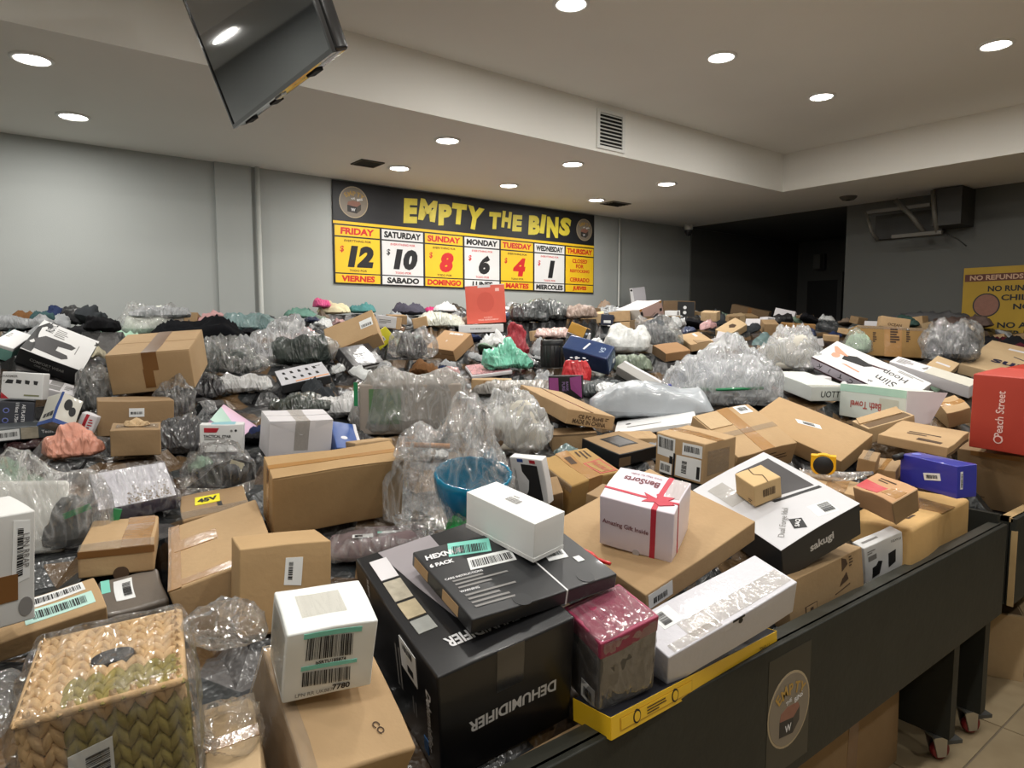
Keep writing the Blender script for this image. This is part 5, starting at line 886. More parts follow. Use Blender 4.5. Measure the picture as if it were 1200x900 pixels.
b = Box('underpeach', 'cardboard_carton', 'large brown carton under the red box at the second bin', 'carton', KRAFT3, warp=.002); b.slab('F', .2, .92, .9, 1, TAPE, 'tape'); b.lines('F', .1, .55, .3, .62, 1, INKB); b.slab('F', .18, .2, .4, .21, INKB, 'print')
b = Box('peach', 'red_street_box', 'large red box with upright white lettering reading Peach Street', 'box', M('brick red board', (176, 62, 48), .5, .06), warp=.001, r=.004); b.text('F', 'Peach Street', .52, .50, .030, M('pale pink ink', (240, 206, 200), .5), 90, .01, maxw=.19); d_ = b.disc('F', .52, .16, .017, M('pale pink ink', (240, 206, 200), .5), 'mark'); b.disc('F', .52, .16, .012, M('brick red board', (176, 62, 48), .5), 'ring', .002, d_)
b.poly('B', [(.1, 1), (.9, 1), (.6, 1.06), (.35, 1.06)], M('coral flap', (206, 96, 78), .5), 'handle_flap', .001)
b = Box('bluelong', 'cobalt_blue_box', 'cobalt blue box with a round dark cap and two white tags', 'box', M('cobalt board', (44, 48, 156), .35, .08, coat=.5)); b.label('F', [(.46, .32), (.74, .44), (.72, .66), (.44, .54)], bars=((.15, .25), (.85, .75)), n=14); b.label('R', [(.16, .28), (.28, .28), (.28, .82), (.16, .82)], bars=((.2, .1), (.8, .9)), n=12, vert=True); b.disc('T', .14, .5, .016, M('pale blue print', (120, 130, 210), .4), 'print')
MB().tube([(-b.w * .47, -b.d * .5 - .03, b.h - .012), (-b.w * .47, -b.d * .5 + .01, b.h - .006)], .011, 12).build('cap', INK, b.root, True)
b = Box('flatbrown', 'cardboard_carton', 'flat kraft carton with dark scuffs behind the cobalt blue box', 'carton', KRAFT, warp=.002); b.slab('T', .52, .1, .86, .2, INKB); b.lines('T', .3, .3, .8, .5, 2, INKB); b.slab('R', 0, 0, 1, .3, KRAFT4, 'scuff')
b = Box('redtape', 'red_taped_carton', 'pale kraft box with a red tape patch and open end', 'carton', board('pink kraft', (190, 150, 112)), warp=.003); b.slab('T', .02, .1, .55, .5, M('red tape', (186, 40, 46), .4), 'red_tape'); b.slab('T', .58, .2, .95, .6, TAPE, 'tape'); b.slab('R', -.02, .0, .9, 1.02, KRAFT3, 'end_flap', .004); b.lines('T', .2, .65, .6, .85, 2, INKB)
b = Box('crumpled', 'crumpled_kraft_parcel', 'crumpled brown paper parcel resting behind the bin rim', 'parcel', board('paper kraft', (198, 162, 108), .08), warp=.010, r=.012, n=9); b.slab('T', .5, .0, .75, 1, TAPE, 'tape', .001, n=8); b.lines('T', .2, .2, .4, .3, 1, INKB)
b = Box('shirts', 'collar_box', 'white upright box with two small dark shapes printed on its front', 'box', WHITE); b.poly('F', [(.18, .22), (.36, .26), (.46, .52), (.36, .56), (.30, .48), (.20, .46)], INK, 'shape_print'); b.poly('F', [(.62, .30), (.80, .36), (.80, .66), (.62, .62)], INK, 'shape_print'); b.slab('F', .1, .64, .32, .76, INKG); b.lines('F', .08, .8, .3, .9, 2, INKG); b.text('F', 'F.S.VY.U', .82, .88, .008, INK, 0, .01); b.lines('T', .1, .3, .8, .7, 1, INKG)
b = Box('symbols', 'handling_mark_carton', 'kraft carton with black handling symbols standing behind the bin rim', 'carton', board('tan kraft', (160, 134, 100)), warp=.002)
b.poly('F', [(.70, .70), (.78, .80), (.76, .92), (.70, .98)], INKB, 'handling_mark'); b.poly('F', [(.66, .40), (.78, .48), (.76, .64), (.70, .54)], INKB, 'handling_mark'); b.quad('F', [(.60, .26), (.80, .36), (.80, .38), (.60, .28)], INKB, 'handling_mark'); b.lines('F', .80, .72, .86, .96, 4, INKB); f_ = b.slab('F', .2, .08, .36, .34, INKB, 'frame_mark'); b.slab('F', .21, .10, .35, .32, board('tan kraft', (160, 134, 100)), 'frame_field', .0016, f_); b.slab('F', .26, .14, .30, .28, INKB, 'handling_mark', .0022)
b = Box('sure', 'lettered_carton', 'pale kraft carton with dark blue sure lettering on its side', 'carton', KRAFT2); b.text('T', 'sure', .76, .35, .075, M('navy ink', (36, 34, 60), .6), 0, .03); b.quad('T', [(.6, .6), (.98, .5), (.98, .52), (.6, .62)], M('navy ink', (36, 34, 60), .6), 'line'); b.slab('T', .4, .8, .8, .85, OFFW, 'tag')
b = Box('paleflap', 'cardboard_carton', 'small pale carton with a white tag beside the lettered carton', 'carton', KRAFT2); b.slab('T', .2, .4, .8, .52, OFFW, 'tag')
b = Box('smallright', 'small_taped_box', 'small taped brown box above the red taped carton', 'box', KRAFT3, warp=.003); b.slab('T', .3, 0, .6, 1, CLEAR_TAPE, 'tape', .0016)
b = Box('behindtape', 'cardboard_carton', 'dull kraft carton between the tape measure and the cobalt blue box', 'carton', KRAFT3); b.slab('T', .4, 0, .6, 1, TAPE, 'tape')
b = Box('tapedlow', 'taped_cardboard_carton', 'low kraft carton with shiny tape beneath the bubble wrap roll', 'carton', KRAFT, warp=.003); b.slab('T', .55, 0, .85, 1, TAPE, 'tape'); b.slab('R', .0, .2, .6, .9, CLEAR_TAPE, 'tape')
# far side
b = Box('pinkwhite', 'pink_white_carton', 'white topped carton with pink taped sides near the wall corner', 'carton', M('pink board', (178, 148, 140), .6, .08), warp=.002); b.slab('T', 0, 0, 1, 1, OFFW, 'top_panel'); b.slab('F', 0, 0, 1, 1, M('grey white board', (190, 188, 184), .6), 'end_panel'); b.slab('R', .02, .5, .12, .8, INK, 'handling_mark'); b.slab('R', .85, .3, .95, .5, INK, 'handling_mark'); b.quad('R', [(.35, .15), (.65, .35), (.65, .4), (.35, .2)], INK, 'handling_mark'); b.slab('R', .0, .85, .1, 1.0, TAPE, 'tape'); b.slab('R', .9, .85, 1, 1.0, TAPE, 'tape')
b = Box('laptop', 'slim_grey_box', 'pale grey slim box leaning upright against the wall past the banner', 'box', M('silver plastic', (166, 164, 170), .4, .05)); b.slab('F', 0, 0, .2, 1, M('white edge', (206, 206, 208), .4), 'edge'); b.disc('F', .1, .9, .012, DARK, 'foot')
b = Box('navysmall', 'small_navy_box', 'small dark navy pack with a white sticker on the clothing heap', 'box', M('dark navy', (34, 40, 60), .5, .1)); b.slab('F', .25, .2, .8, .45, LABEL, 'sticker')
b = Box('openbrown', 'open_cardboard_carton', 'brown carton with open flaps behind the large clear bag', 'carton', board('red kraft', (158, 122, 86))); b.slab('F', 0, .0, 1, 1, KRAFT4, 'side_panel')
b = Box('flapbrown', 'folded_cardboard_carton', 'folded kraft carton with a small white tag behind the large clear bag', 'carton', KRAFT); b.slab('T', .1, .6, .4, .72, OFFW, 'tag'); b.poly('T', [(.7, .3), (1., .3), (1., .9)], KRAFT3, 'flap', .004)
b = Box('tiltbrown', 'tilted_cardboard_carton', 'small kraft carton tilted on its edge with a brown stamp', 'carton', KRAFT2); b.poly('T', [(.3, .5), (.5, .4), (.7, .55), (.6, .7), (.35, .65)], INKB, 'stamp')
b = Box('greyslab', 'grey_slab_box', 'pale grey slim carton sloping down beside the navy box', 'box', M('grey board', (158, 156, 152), .6, .05)); b.slab('T', .0, .8, 1, 1, OFFW, 'edge')
b = Box('whitesmallfar', 'small_white_box', 'small white box on the dark far side of the heap', 'box', OFFW); b.slab('R', .1, .1, .9, .9, M('grey label', (150, 150, 150), .6), 'label')
b = Box('darkcarton', 'cardboard_carton', 'large brown carton in the dark by the recess', 'carton', KRAFT4); b.slab('F', .45, 0, .55, 1, TAPE_D, 'tape')
b = Box('brownlabelmid', 'small_cardboard_box', 'small brown box with an orange top edge beside the patterned bag', 'box', KRAFT2); b.slab('F', .3, .86, .9, 1, M('orange tag', (214, 96, 60), .5), 'tag')
b = Box('cardtag', 'grey_card', 'small pale grey card standing by the open brown carton', 'card', M('grey card', (182, 178, 172), .6, .03)); b.lines('F', .2, .4, .8, .55, 1, INKG)
b = Box('speakerbox', 'dark_picture_carton', 'brown carton with a dark panel holding two white round dots', 'carton', KRAFT4); p = b.slab('F', .45, .05, .98, .95, INK, 'dark_panel'); b.disc('F', .68, .6, .016, INKW, 'dot', .0018, p); b.disc('F', .68, .3, .016, INKW, 'dot', .0018, p)
b = Box('whitebar', 'white_bar_box', 'short white bar shaped box beside the pink taped carton', 'box', WHITE); b.slab('F', .8, .1, .95, .9, INKG, 'print')
b = Box('fuzzybrown', 'brown_paper_parcel', 'brown paper parcel lying flat by the dark recess', 'parcel', board('paper brown', (146, 110, 68)), warp=.006, r=.01, n=7); b.slab('T', .4, 0, .5, 1, TAPE, 'tape')
b = Box('whitecard', 'white_open_box', 'white box with kraft sides amid the clothing below the banner', 'box', OFFW); b.slab('R', 0, 0, 1, 1, KRAFT, 'side_panel'); b.lines('F', .2, .3, .8, .7, 3, INKG)
b = Box('smallbrownback', 'small_cardboard_box', 'small brown box amid the clothing beside the white sleeve', 'box', KRAFT); b.slab('T', .4, 0, .6, 1, TAPE, 'tape')
b = Box('pinkpad', 'pink_fabric_pad', 'thin white pad topped with pink patterned fabric', 'pad', OFFW, r=.008); b.slab('T', .03, .03, .97, .97, wrapped('pink', (220, 160, 168)), 'fabric_top', .004)
b = Box('brownstrip', 'cardboard_carton', 'brown carton edge under the pink fabric pad', 'carton', KRAFT); b.slab('F', .3, 0, .7, .9, TAPE, 'tape')
b = Box('bluechip', 'small_cobalt_box', 'small cobalt blue box end behind the grey plastic parcel', 'box', M('cobalt board', (44, 48, 156), .35, .08, coat=.5)); b.slab('R', 0, .1, 1, .9, M('light cobalt', (70, 84, 190), .4), 'end_panel')

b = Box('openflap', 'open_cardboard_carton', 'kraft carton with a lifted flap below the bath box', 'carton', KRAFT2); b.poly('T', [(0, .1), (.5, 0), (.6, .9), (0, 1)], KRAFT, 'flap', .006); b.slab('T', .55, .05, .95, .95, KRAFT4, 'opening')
b = Box('underuott', 'cardboard_carton', 'brown carton below the long white UOTT box', 'carton', KRAFT3); b.slab('F', .6, .7, 1, 1, CLEAR_TAPE, 'tape')
b = Box('rightbrown', 'cardboard_carton', 'small dented brown carton between the bath box and the red box', 'carton', KRAFT, warp=.004); b.slab('T', .3, 0, .55, 1, TAPE, 'tape')
b = Box('giftside', 'small_cardboard_box', 'small brown box wedged between the worn taped carton and the gift box', 'box', KRAFT3); b.slab('F', .1, .4, .3, .5, INKB, 'print')

# ------------------------------------------------------------------ wicker basket in a clear bag
c, (w, d, h), R = BOXES['basket']; r = empty('wicker_basket', c, R); tag(r, 'woven water hyacinth basket in a clear plastic bag with a barcode label', 'basket')
class Proxy(Box):
    def __init__(s, root, dims): s.w, s.d, s.h = dims; s.id = 'basket'; s.amp = 0; s.ph = [0] * 9; s.root = root
b = Proxy(r, (w, d, h)); WICK = M('straw weave', (206, 170, 122), .8, .18, 60., bump=.001, bscale=300); WICKG = M('olive weave', (146, 132, 66), .8, .2, 60., bump=.001, bscale=300)
obj('core', *rounded(w * .94, d * .94, h * .97, .01, 2), M('basket core', (110, 92, 58), .9, .2), r)
rg = random.Random(5)
def strand(mb, P, A, Bv, nrm, l, t):
    """one plump lens shaped strand lying on a face"""
    A = Vector(A); Bv = Vector(Bv); nrm = Vector(nrm); P = Vector(P); V = []; n = 6; Fc = []
    for i, (s_, k) in enumerate(((-1, .15), (-.5, .85), (0, 1), (.5, .85), (1, .15))):
        for j in range(n):
            a = math.pi * 2 * j / n; V.append(P + A * (s_ * l / 2) + Bv * (math.cos(a) * t * .5 * k) + nrm * (math.sin(a) * t * .45 * k))
    for i in range(4):
        for j in range(n): Fc.append((i * n + j, i * n + (j + 1) % n, (i + 1) * n + (j + 1) % n, (i + 1) * n + j))
    mb.add(V, Fc)
for face, cols, rows in (('T', 8, 9), ('F', 8, 8), ('R', 9, 8), ('L', 9, 8)):
    o, U, V_, nn, W, H = b.fr(face); U = Vector(U); V_ = Vector(V_); cw = W / cols; rh = H / rows
    for i in range(cols):
        mb, mg = MB(), MB()
        for j in range(rows):
            for s_ in (-1, 1):
                P = Vector(o) + U * (cw * (i + .5 + .22 * s_)) + V_ * (rh * (j + .5)) + Vector(nn) * (-.004 + rg.uniform(0, .001))
                if face == 'T' and ((P.x - .005) / .026) ** 2 + ((P.y + .0) / .020) ** 2 < 1: continue
                A = (V_ + U * (-.42 * s_)).normalized(); olive = (face == 'T' and j < 3 and i > 1) or (face in 'FR' and (i > 1 or face == 'R') and j < rows - 1)
                strand(mg if olive else mb, P, A, A.cross(Vector(nn)), nn, rh * 1.75, cw * .62)
        if mb.v: mb.build('braid', WICK, r, True)
        if mg.v: mg.build('braid', WICKG, r, True)
mb = MB()
for z in (.004, h - .004):
    q = [(-w / 2, -d / 2, z), (w / 2, -d / 2, z), (w / 2, d / 2, z), (-w / 2, d / 2, z), (-w / 2, -d / 2, z)]
    for a_, b_ in zip(q, q[1:]): mb.tube([a_, b_], .005, 7)
mb.build('rim', WICK, r, True)
hl = b.disc('T', .53, .5, .024, M('handle hole lining', (20, 22, 30), .7, .2), 'handle_hole', .002, sy=.8)
l = b.label('F', [(.22, .0), (.50, .07), (.53, .74), (.26, .68)], bars=((.38, .08), (.92, .92)), n=30, vert=True); l.location = (0, -.006, 0); b.text('F', 'LPN RRAB240', .38, .4, .005, INK, 90, .01, parent=l, lift=.003)
FB = film('basket bag film', (255, 255, 255), .02, .03, .09, .010, 18., .10); b.wrap(FB, .012, .012, seed=6, n=22, freq=16)
V_, F_ = pillow(.10, .09, .05, 12, 18, .35, 5., 2., .5); o = obj('bag_tail', V_, F_, FB, r, True); place(o, (w / 2 + .05, .03, h - .03), .2, 0, .2)
V_, F_ = pillow(.09, .12, .05, 14, 18, .35, 5., 2., .5); o = obj('bag_tail', V_, F_, FB, r, True); place(o, (w / 2 + .035, -.04, .03), .4, 0, .4)
V_, F_ = pillow(.10, .12, .05, 15, 18, .35, 5., 2., .5); o = obj('bag_tail', V_, F_, FB, r, True); place(o, (-w / 2 - .045, .02, h * .62), 0, 0, -.5)

# ------------------------------------------------------------------ soft goods one by one
FILM_T = film('thin clear film', (255, 255, 255), .02, .03, .1, .010, 22., .14)
def soft(id, name, label, cat, kind, mat, mat2=None, n=26, amp=.2, freq=6., group=None, p=3., q=.55, pad=.012, scale=(1, 1, 1), inner=.86):
    c, (w, d, h), yaw = SOFT[id]; w *= scale[0]; d *= scale[1]; h *= scale[2]; seed = sum(map(ord, id)) % 97
    if kind == 'film':
        r = empty(name, c); r.rotation_euler = (0, 0, yaw)
        if mat is not None:
            V, F = pillow(w * inner, d * inner, h * .8, seed + 1, 18, .2, 5., p, q); o = obj('contents', V, F, mat, r, True); o.location.z = h * .03
        V, F = pillow(w, d, h, seed, n + 8, amp, freq, p, q, hem=.02); obj('film', V, F, mat2 or FILM, r, True)
    else:
        V, F = folded(w, d, h, seed, n) if kind == 'cloth' else pillow(w, d, h, seed, n, amp, freq, p, q)
        r = obj(name, V, F, mat, None, True); r.location = c; r.rotation_euler = (0, 0, yaw)
    tag(r, label, cat, group); return r, (w, d, h)
soft('peachbag', 'peach_pouch', 'soft peach coloured pouch in thin plastic beside the torn carton', 'pouch', 'wrap', wrapped('peach', (222, 154, 132), .5), amp=.25)
r, (w, d, h) = soft('wheelbag', 'bagged_wheel_plate', 'black plate with a round hub inside a clear plastic bag', 'bag', 'film', None, FILM_T, amp=.3, n=30)
PL = M('black plate', (40, 42, 46), .4, .08); mb = MB(); pts = [(-.42, -.3), (.1, -.42), (.46, -.2), (.42, .3), (.2, .46), (-.05, .3), (-.2, .0)]; pv = [(x * w, -.28 * d, h * (.42 + y * .78)) for x, y in pts]; k = len(pv)
o = obj('plate', pv + [(x, y + .014, z) for x, y, z in pv], [tuple(range(k)), tuple(range(2 * k - 1, k - 1, -1))] + [((i + 1) % k, i, k + i, k + (i + 1) % k) for i in range(k)], PL, r)
hb = MB().lathe([(0, .012), (.012, .012), (.014, .008), (.022, .008), (.026, 0)], 20).build('hub', M('hub grey', (74, 76, 80), .4), o, True); hb.rotation_euler = (math.pi / 2, 0, 0); hb.location = (w * .16, -.28 * d, h * .48)
t = boxo('tag', (w * .14, -.28 * d - .004, h * .66), (w * .32, -.28 * d, h * .80), M('kraft tag', (206, 200, 176), .5), o); t.rotation_euler = (0, .4, 0); t.location = (-h * .26, 0, h * .12)
r, (w, d, h) = soft('foambag', 'foam_lined_bag', 'large clear plastic bag holding a white foam panel with green tape at its end', 'bag', 'film', None, FILM, amp=.16, n=30, freq=5.)
FOAM = M('white foam', (226, 226, 220), .8, .03)
o = obj('foam_panel', *rounded(w * .72, .035, h * .86, .017, 5), FOAM, r, True); o.location = (-w * .28, -d * .12, 0); o.rotation_euler = (-.25, .12, 0)
gs = boxo('green_tape', (w * .34, -d * .20, h * .36), (w * .40, -d * .14, h * .58), GREEN, r); gs.rotation_euler = (0, .3, 0); gs = boxo('green_tape', (w * .14, -d * .30, h * .22), (w * .34, -d * .28, h * .29), GREEN, r); gs.rotation_euler = (0, -.3, 0); gs.location.z = .02
V, F = pillow(w * .4, d * .6, h * .5, 4, 14, .3, 5.); o = obj('contents', V, F, M('dark sheet', (70, 72, 72), .5, .2, coat=.5), r, True); o.location = (w * .12, 0, 0)
r, (w, d, h) = soft('greenbag', 'film_wrapped_carton', 'boxy carton inside a crinkled grey plastic bag with green print', 'bag', 'film', None, FILM_M, amp=.08, n=34, freq=9., p=7., q=.35)
o = obj('carton', *rounded(w * .84, d * .8, h * .86, .008, 2), M('grey brown board', (150, 140, 130), .7, .08), r, True); gp = boxo('green_print', (-w * .34, -d * .405, h * .18), (-w * .08, -d * .40, h * .78), M('green print', (86, 120, 78), .7, .3, 60.), o); gp = boxo('green_strip', (-w * .46, -d * .42, h * .5), (-w * .43, -d * .40, h * .9), GREEN, r)
r, (w, d, h) = soft('darkbag', 'bagged_gadget', 'clear bag with a dark grey gadget beside the neat brown box', 'bag', 'film', wrapped('graphite', (62, 64, 68)), FILM, amp=.25, inner=.62)
soft('redbag', 'red_mesh_bag', 'red plastic pouch with a dark window beside the coral box', 'pouch', 'wrap', wrapped('red', (172, 44, 58)), amp=.25)
soft('mintbag', 'mint_feather_bag', 'mint green feathery stuff in a clear bag on the pink pad', 'bag', 'wrap', wrapped('mint', (124, 206, 178)), amp=.4, freq=10.)
c, (w, d, h), yaw = SOFT['can']; r = empty('black_canister', c); tag(r, 'tall black ribbed canister standing beside the navy box', 'canister'); R_ = w / 2; CANM = M('black canister', (26, 26, 27), .4, .1)
MB().lathe([(0, 0), (R_ * .96, 0), (R_, .006), (R_, h * .8), (R_ * .97, h * .82)], 28).build('body', CANM, r, True); MB().lathe([(R_ * 1.03, h * .82), (R_ * 1.03, h * .97), (R_ * .95, h), (0, h)], 28).build('lid', BLACK, r, True)
for k in range(18): a = k * math.pi / 9; MB().tube([(R_ * math.cos(a), R_ * math.sin(a), .01), (R_ * math.cos(a), R_ * math.sin(a), h * .78)], .003, 5).build('rib', CANM, r)
r, (w, d, h) = soft('polka', 'red_spotted_bag', 'red bag with white spots beside the purple box', 'bag', 'wrap', wrapped('scarlet', (196, 32, 40), .4), amp=.2)
for k in range(14):
    a = random.Random(k).uniform(-.36, .36); e = random.Random(k + 50).uniform(-.4, .2); o = MB().lathe([(0, .004), (.006, .003), (.008, 0)], 8).build('spot', INKW, r, True)
    z = h * max(0, (1 - abs(2 * a) ** 3) * (1 - abs(2 * e) ** 3)) ** .5 + h * .25; o.location = (a * w, e * d, z)
r, (w, d, h) = soft('cloudbag', 'cloudy_plastic_bag', 'round cloudy plastic bag with a brown disc tag inside', 'bag', 'film', M('pale packing', (196, 192, 180), .8, .08), FILM_C, amp=.22, n=34, freq=9., p=2.4)
o = MB().lathe([(0, .004), (.040, .004), (.042, 0), (0, 0)], 20).build('brown_disc', KRAFT4, r, True); o.rotation_euler = (math.pi / 2, 0, 0); o.location = (-w * .20, -d * .40, h * .34); o2 = MB().lathe([(0, .006), (.012, .006), (.013, .004)], 16).build('white_seal', LABEL, o, True)
# the tall clear bag with a blue bowl
r, (w, d, h) = soft('bowlbag', 'bagged_blue_bowl', 'tall clear plastic bag holding a translucent blue ribbed bowl and green toys', 'bag', 'film', None, FILM, amp=.3, n=44, freq=6., p=2.6, scale=(1.05, 1.35, 1.05))
BLUE = M('translucent blue plastic', (40, 176, 226), .15, .06, coat=.6); BLUE.node_tree.nodes['Principled BSDF'].inputs['Transmission Weight'].default_value = .6
Rb = w * .29; prof = []
mb = MB(); n = 40; rings = []
for i in range(9):
    t = i / 8; rr = Rb * (.35 + .65 * math.sin(t * 1.5)); z = h * (.06 + .62 * t); rings.append((rr, z))
Vv = [((rr * (1 + .035 * (k % 2))) * math.cos(2 * math.pi * k / n), (rr * (1 + .035 * (k % 2))) * math.sin(2 * math.pi * k / n) * .8, z) for rr, z in rings for k in range(n)]
Vv += [(.95 * x, .95 * y, z) for x, y, z in Vv]; m_ = 9 * n; Ff = []
for i in range(8):
    for k in range(n): a_, b_, c_, d_ = i * n + k, i * n + (k + 1) % n, (i + 1) * n + (k + 1) % n, (i + 1) * n + k; Ff += [(a_, b_, c_, d_), (m_ + d_, m_ + c_, m_ + b_, m_ + a_)]
for k in range(n): Ff.append((8 * n + k, 8 * n + (k + 1) % n, m_ + 8 * n + (k + 1) % n, m_ + 8 * n + k))
o = obj('blue_bowl', Vv, Ff, BLUE, r, True); o.location = (w * .12, -d * .08, 0); o.rotation_euler = (.35, 0, .3)
V, F = pillow(w * .3, d * .3, h * .26, 3, 16, .4, 5.); o = obj('green_toy', V, F, M('green toy plastic', (44, 178, 92), .35, .1, coat=.4), r, True); o.location = (w * .12, -d * .34, h * .04)
o = MB().tube([(-w * .38, 0, h * .86), (-w * .0, -.01, h * .84)], .007, 8).build('wooden_stick', M('stick wood', (196, 142, 96), .6, .1), r, True)
V, F = pillow(w * .3, d * .3, h * .3, 9, 16, .4, 5., 2.); o = obj('film_tail', V, F, FILM, r, True); o.location = (w * .34, -d * .1, h * .28)
V, F = pillow(w * .34, d * .3, h * .28, 19, 16, .4, 5., 2.); o = obj('film_tail', V, F, FILM, r, True); o.location = (-w * .26, -d * .0, h * .70)
r, (w, d, h) = soft('mauve', 'mauve_garment_pack', 'folded mauve garment in clear plastic with white and mint stickers', 'garment pack', 'film', scale=(1.15, 1.1, .62), mat=M('mauve cloth', (128, 110, 112), .85, .06, 20., bump=.001, bscale=80), mat2=FILM, amp=.08, inner=.94, p=6., q=.35)
s1 = boxo('sticker', (-w * .22, -d * .30, h * 1.02), (-w * .04, -d * .12, h * 1.03), LABEL, r); MB().box((-w * .2, -d * .27, h * 1.03), (-w * .13, -d * .15, h * 1.033)).build('barcode', INK, s1); s2 = boxo('sticker', (w * .0, -d * .14, h * 1.03), (w * .22, -d * .02, h * 1.04), LABEL, r); boxo('mint_edge', (0, -d * .14, h * 1.04), (w * .04, -d * .02, h * 1.043), MINT, s2)
soft('greymailer', 'grey_poly_mailer', 'long pale grey plastic mailer bag', 'mailer', 'wrap', M('grey poly', (168, 174, 180), .28, .04, coat=.5, bump=.003, bscale=12), amp=.16, n=34, p=4.)
r, (w, d, h) = soft('bigclear', 'large_clear_bag', 'large crinkled clear plastic bag with a green band on the heap', 'bag', 'film', wrapped('pale silver', (186, 190, 194)), FILM_C, amp=.30, n=56, freq=8., p=3., inner=.9, scale=(1, 1, .76))
MB().tube([(-w * .30, -d * .44, h * .34), (w * .0, -d * .50, h * .36), (w * .34, -d * .42, h * .40)], .008, 8).build('green_band', GREEN, r, True); V, F = pillow(w * .6, d * .4, h * .34, 6, 18, .3, 6.); o = obj('grey_goods', V, F, wrapped('dim grey', (104, 106, 108)), r, True); o.location = (0, -d * .26, 0)
soft('clearball', 'clear_plastic_bundle', 'scrunched ball of clear plastic beside the large clear bag', 'bag', 'film', M('pale packing', (196, 192, 180), .8, .08), FILM_C, amp=.35, n=46, freq=8., p=2.4, scale=(1, 1, .82))
soft('silverbag', 'silver_plastic_bag', 'silvery clear bag of dark goods behind the slim white box', 'bag', 'film', wrapped('steel', (96, 98, 102)), FILM, amp=.24, n=32, freq=8., inner=.9)
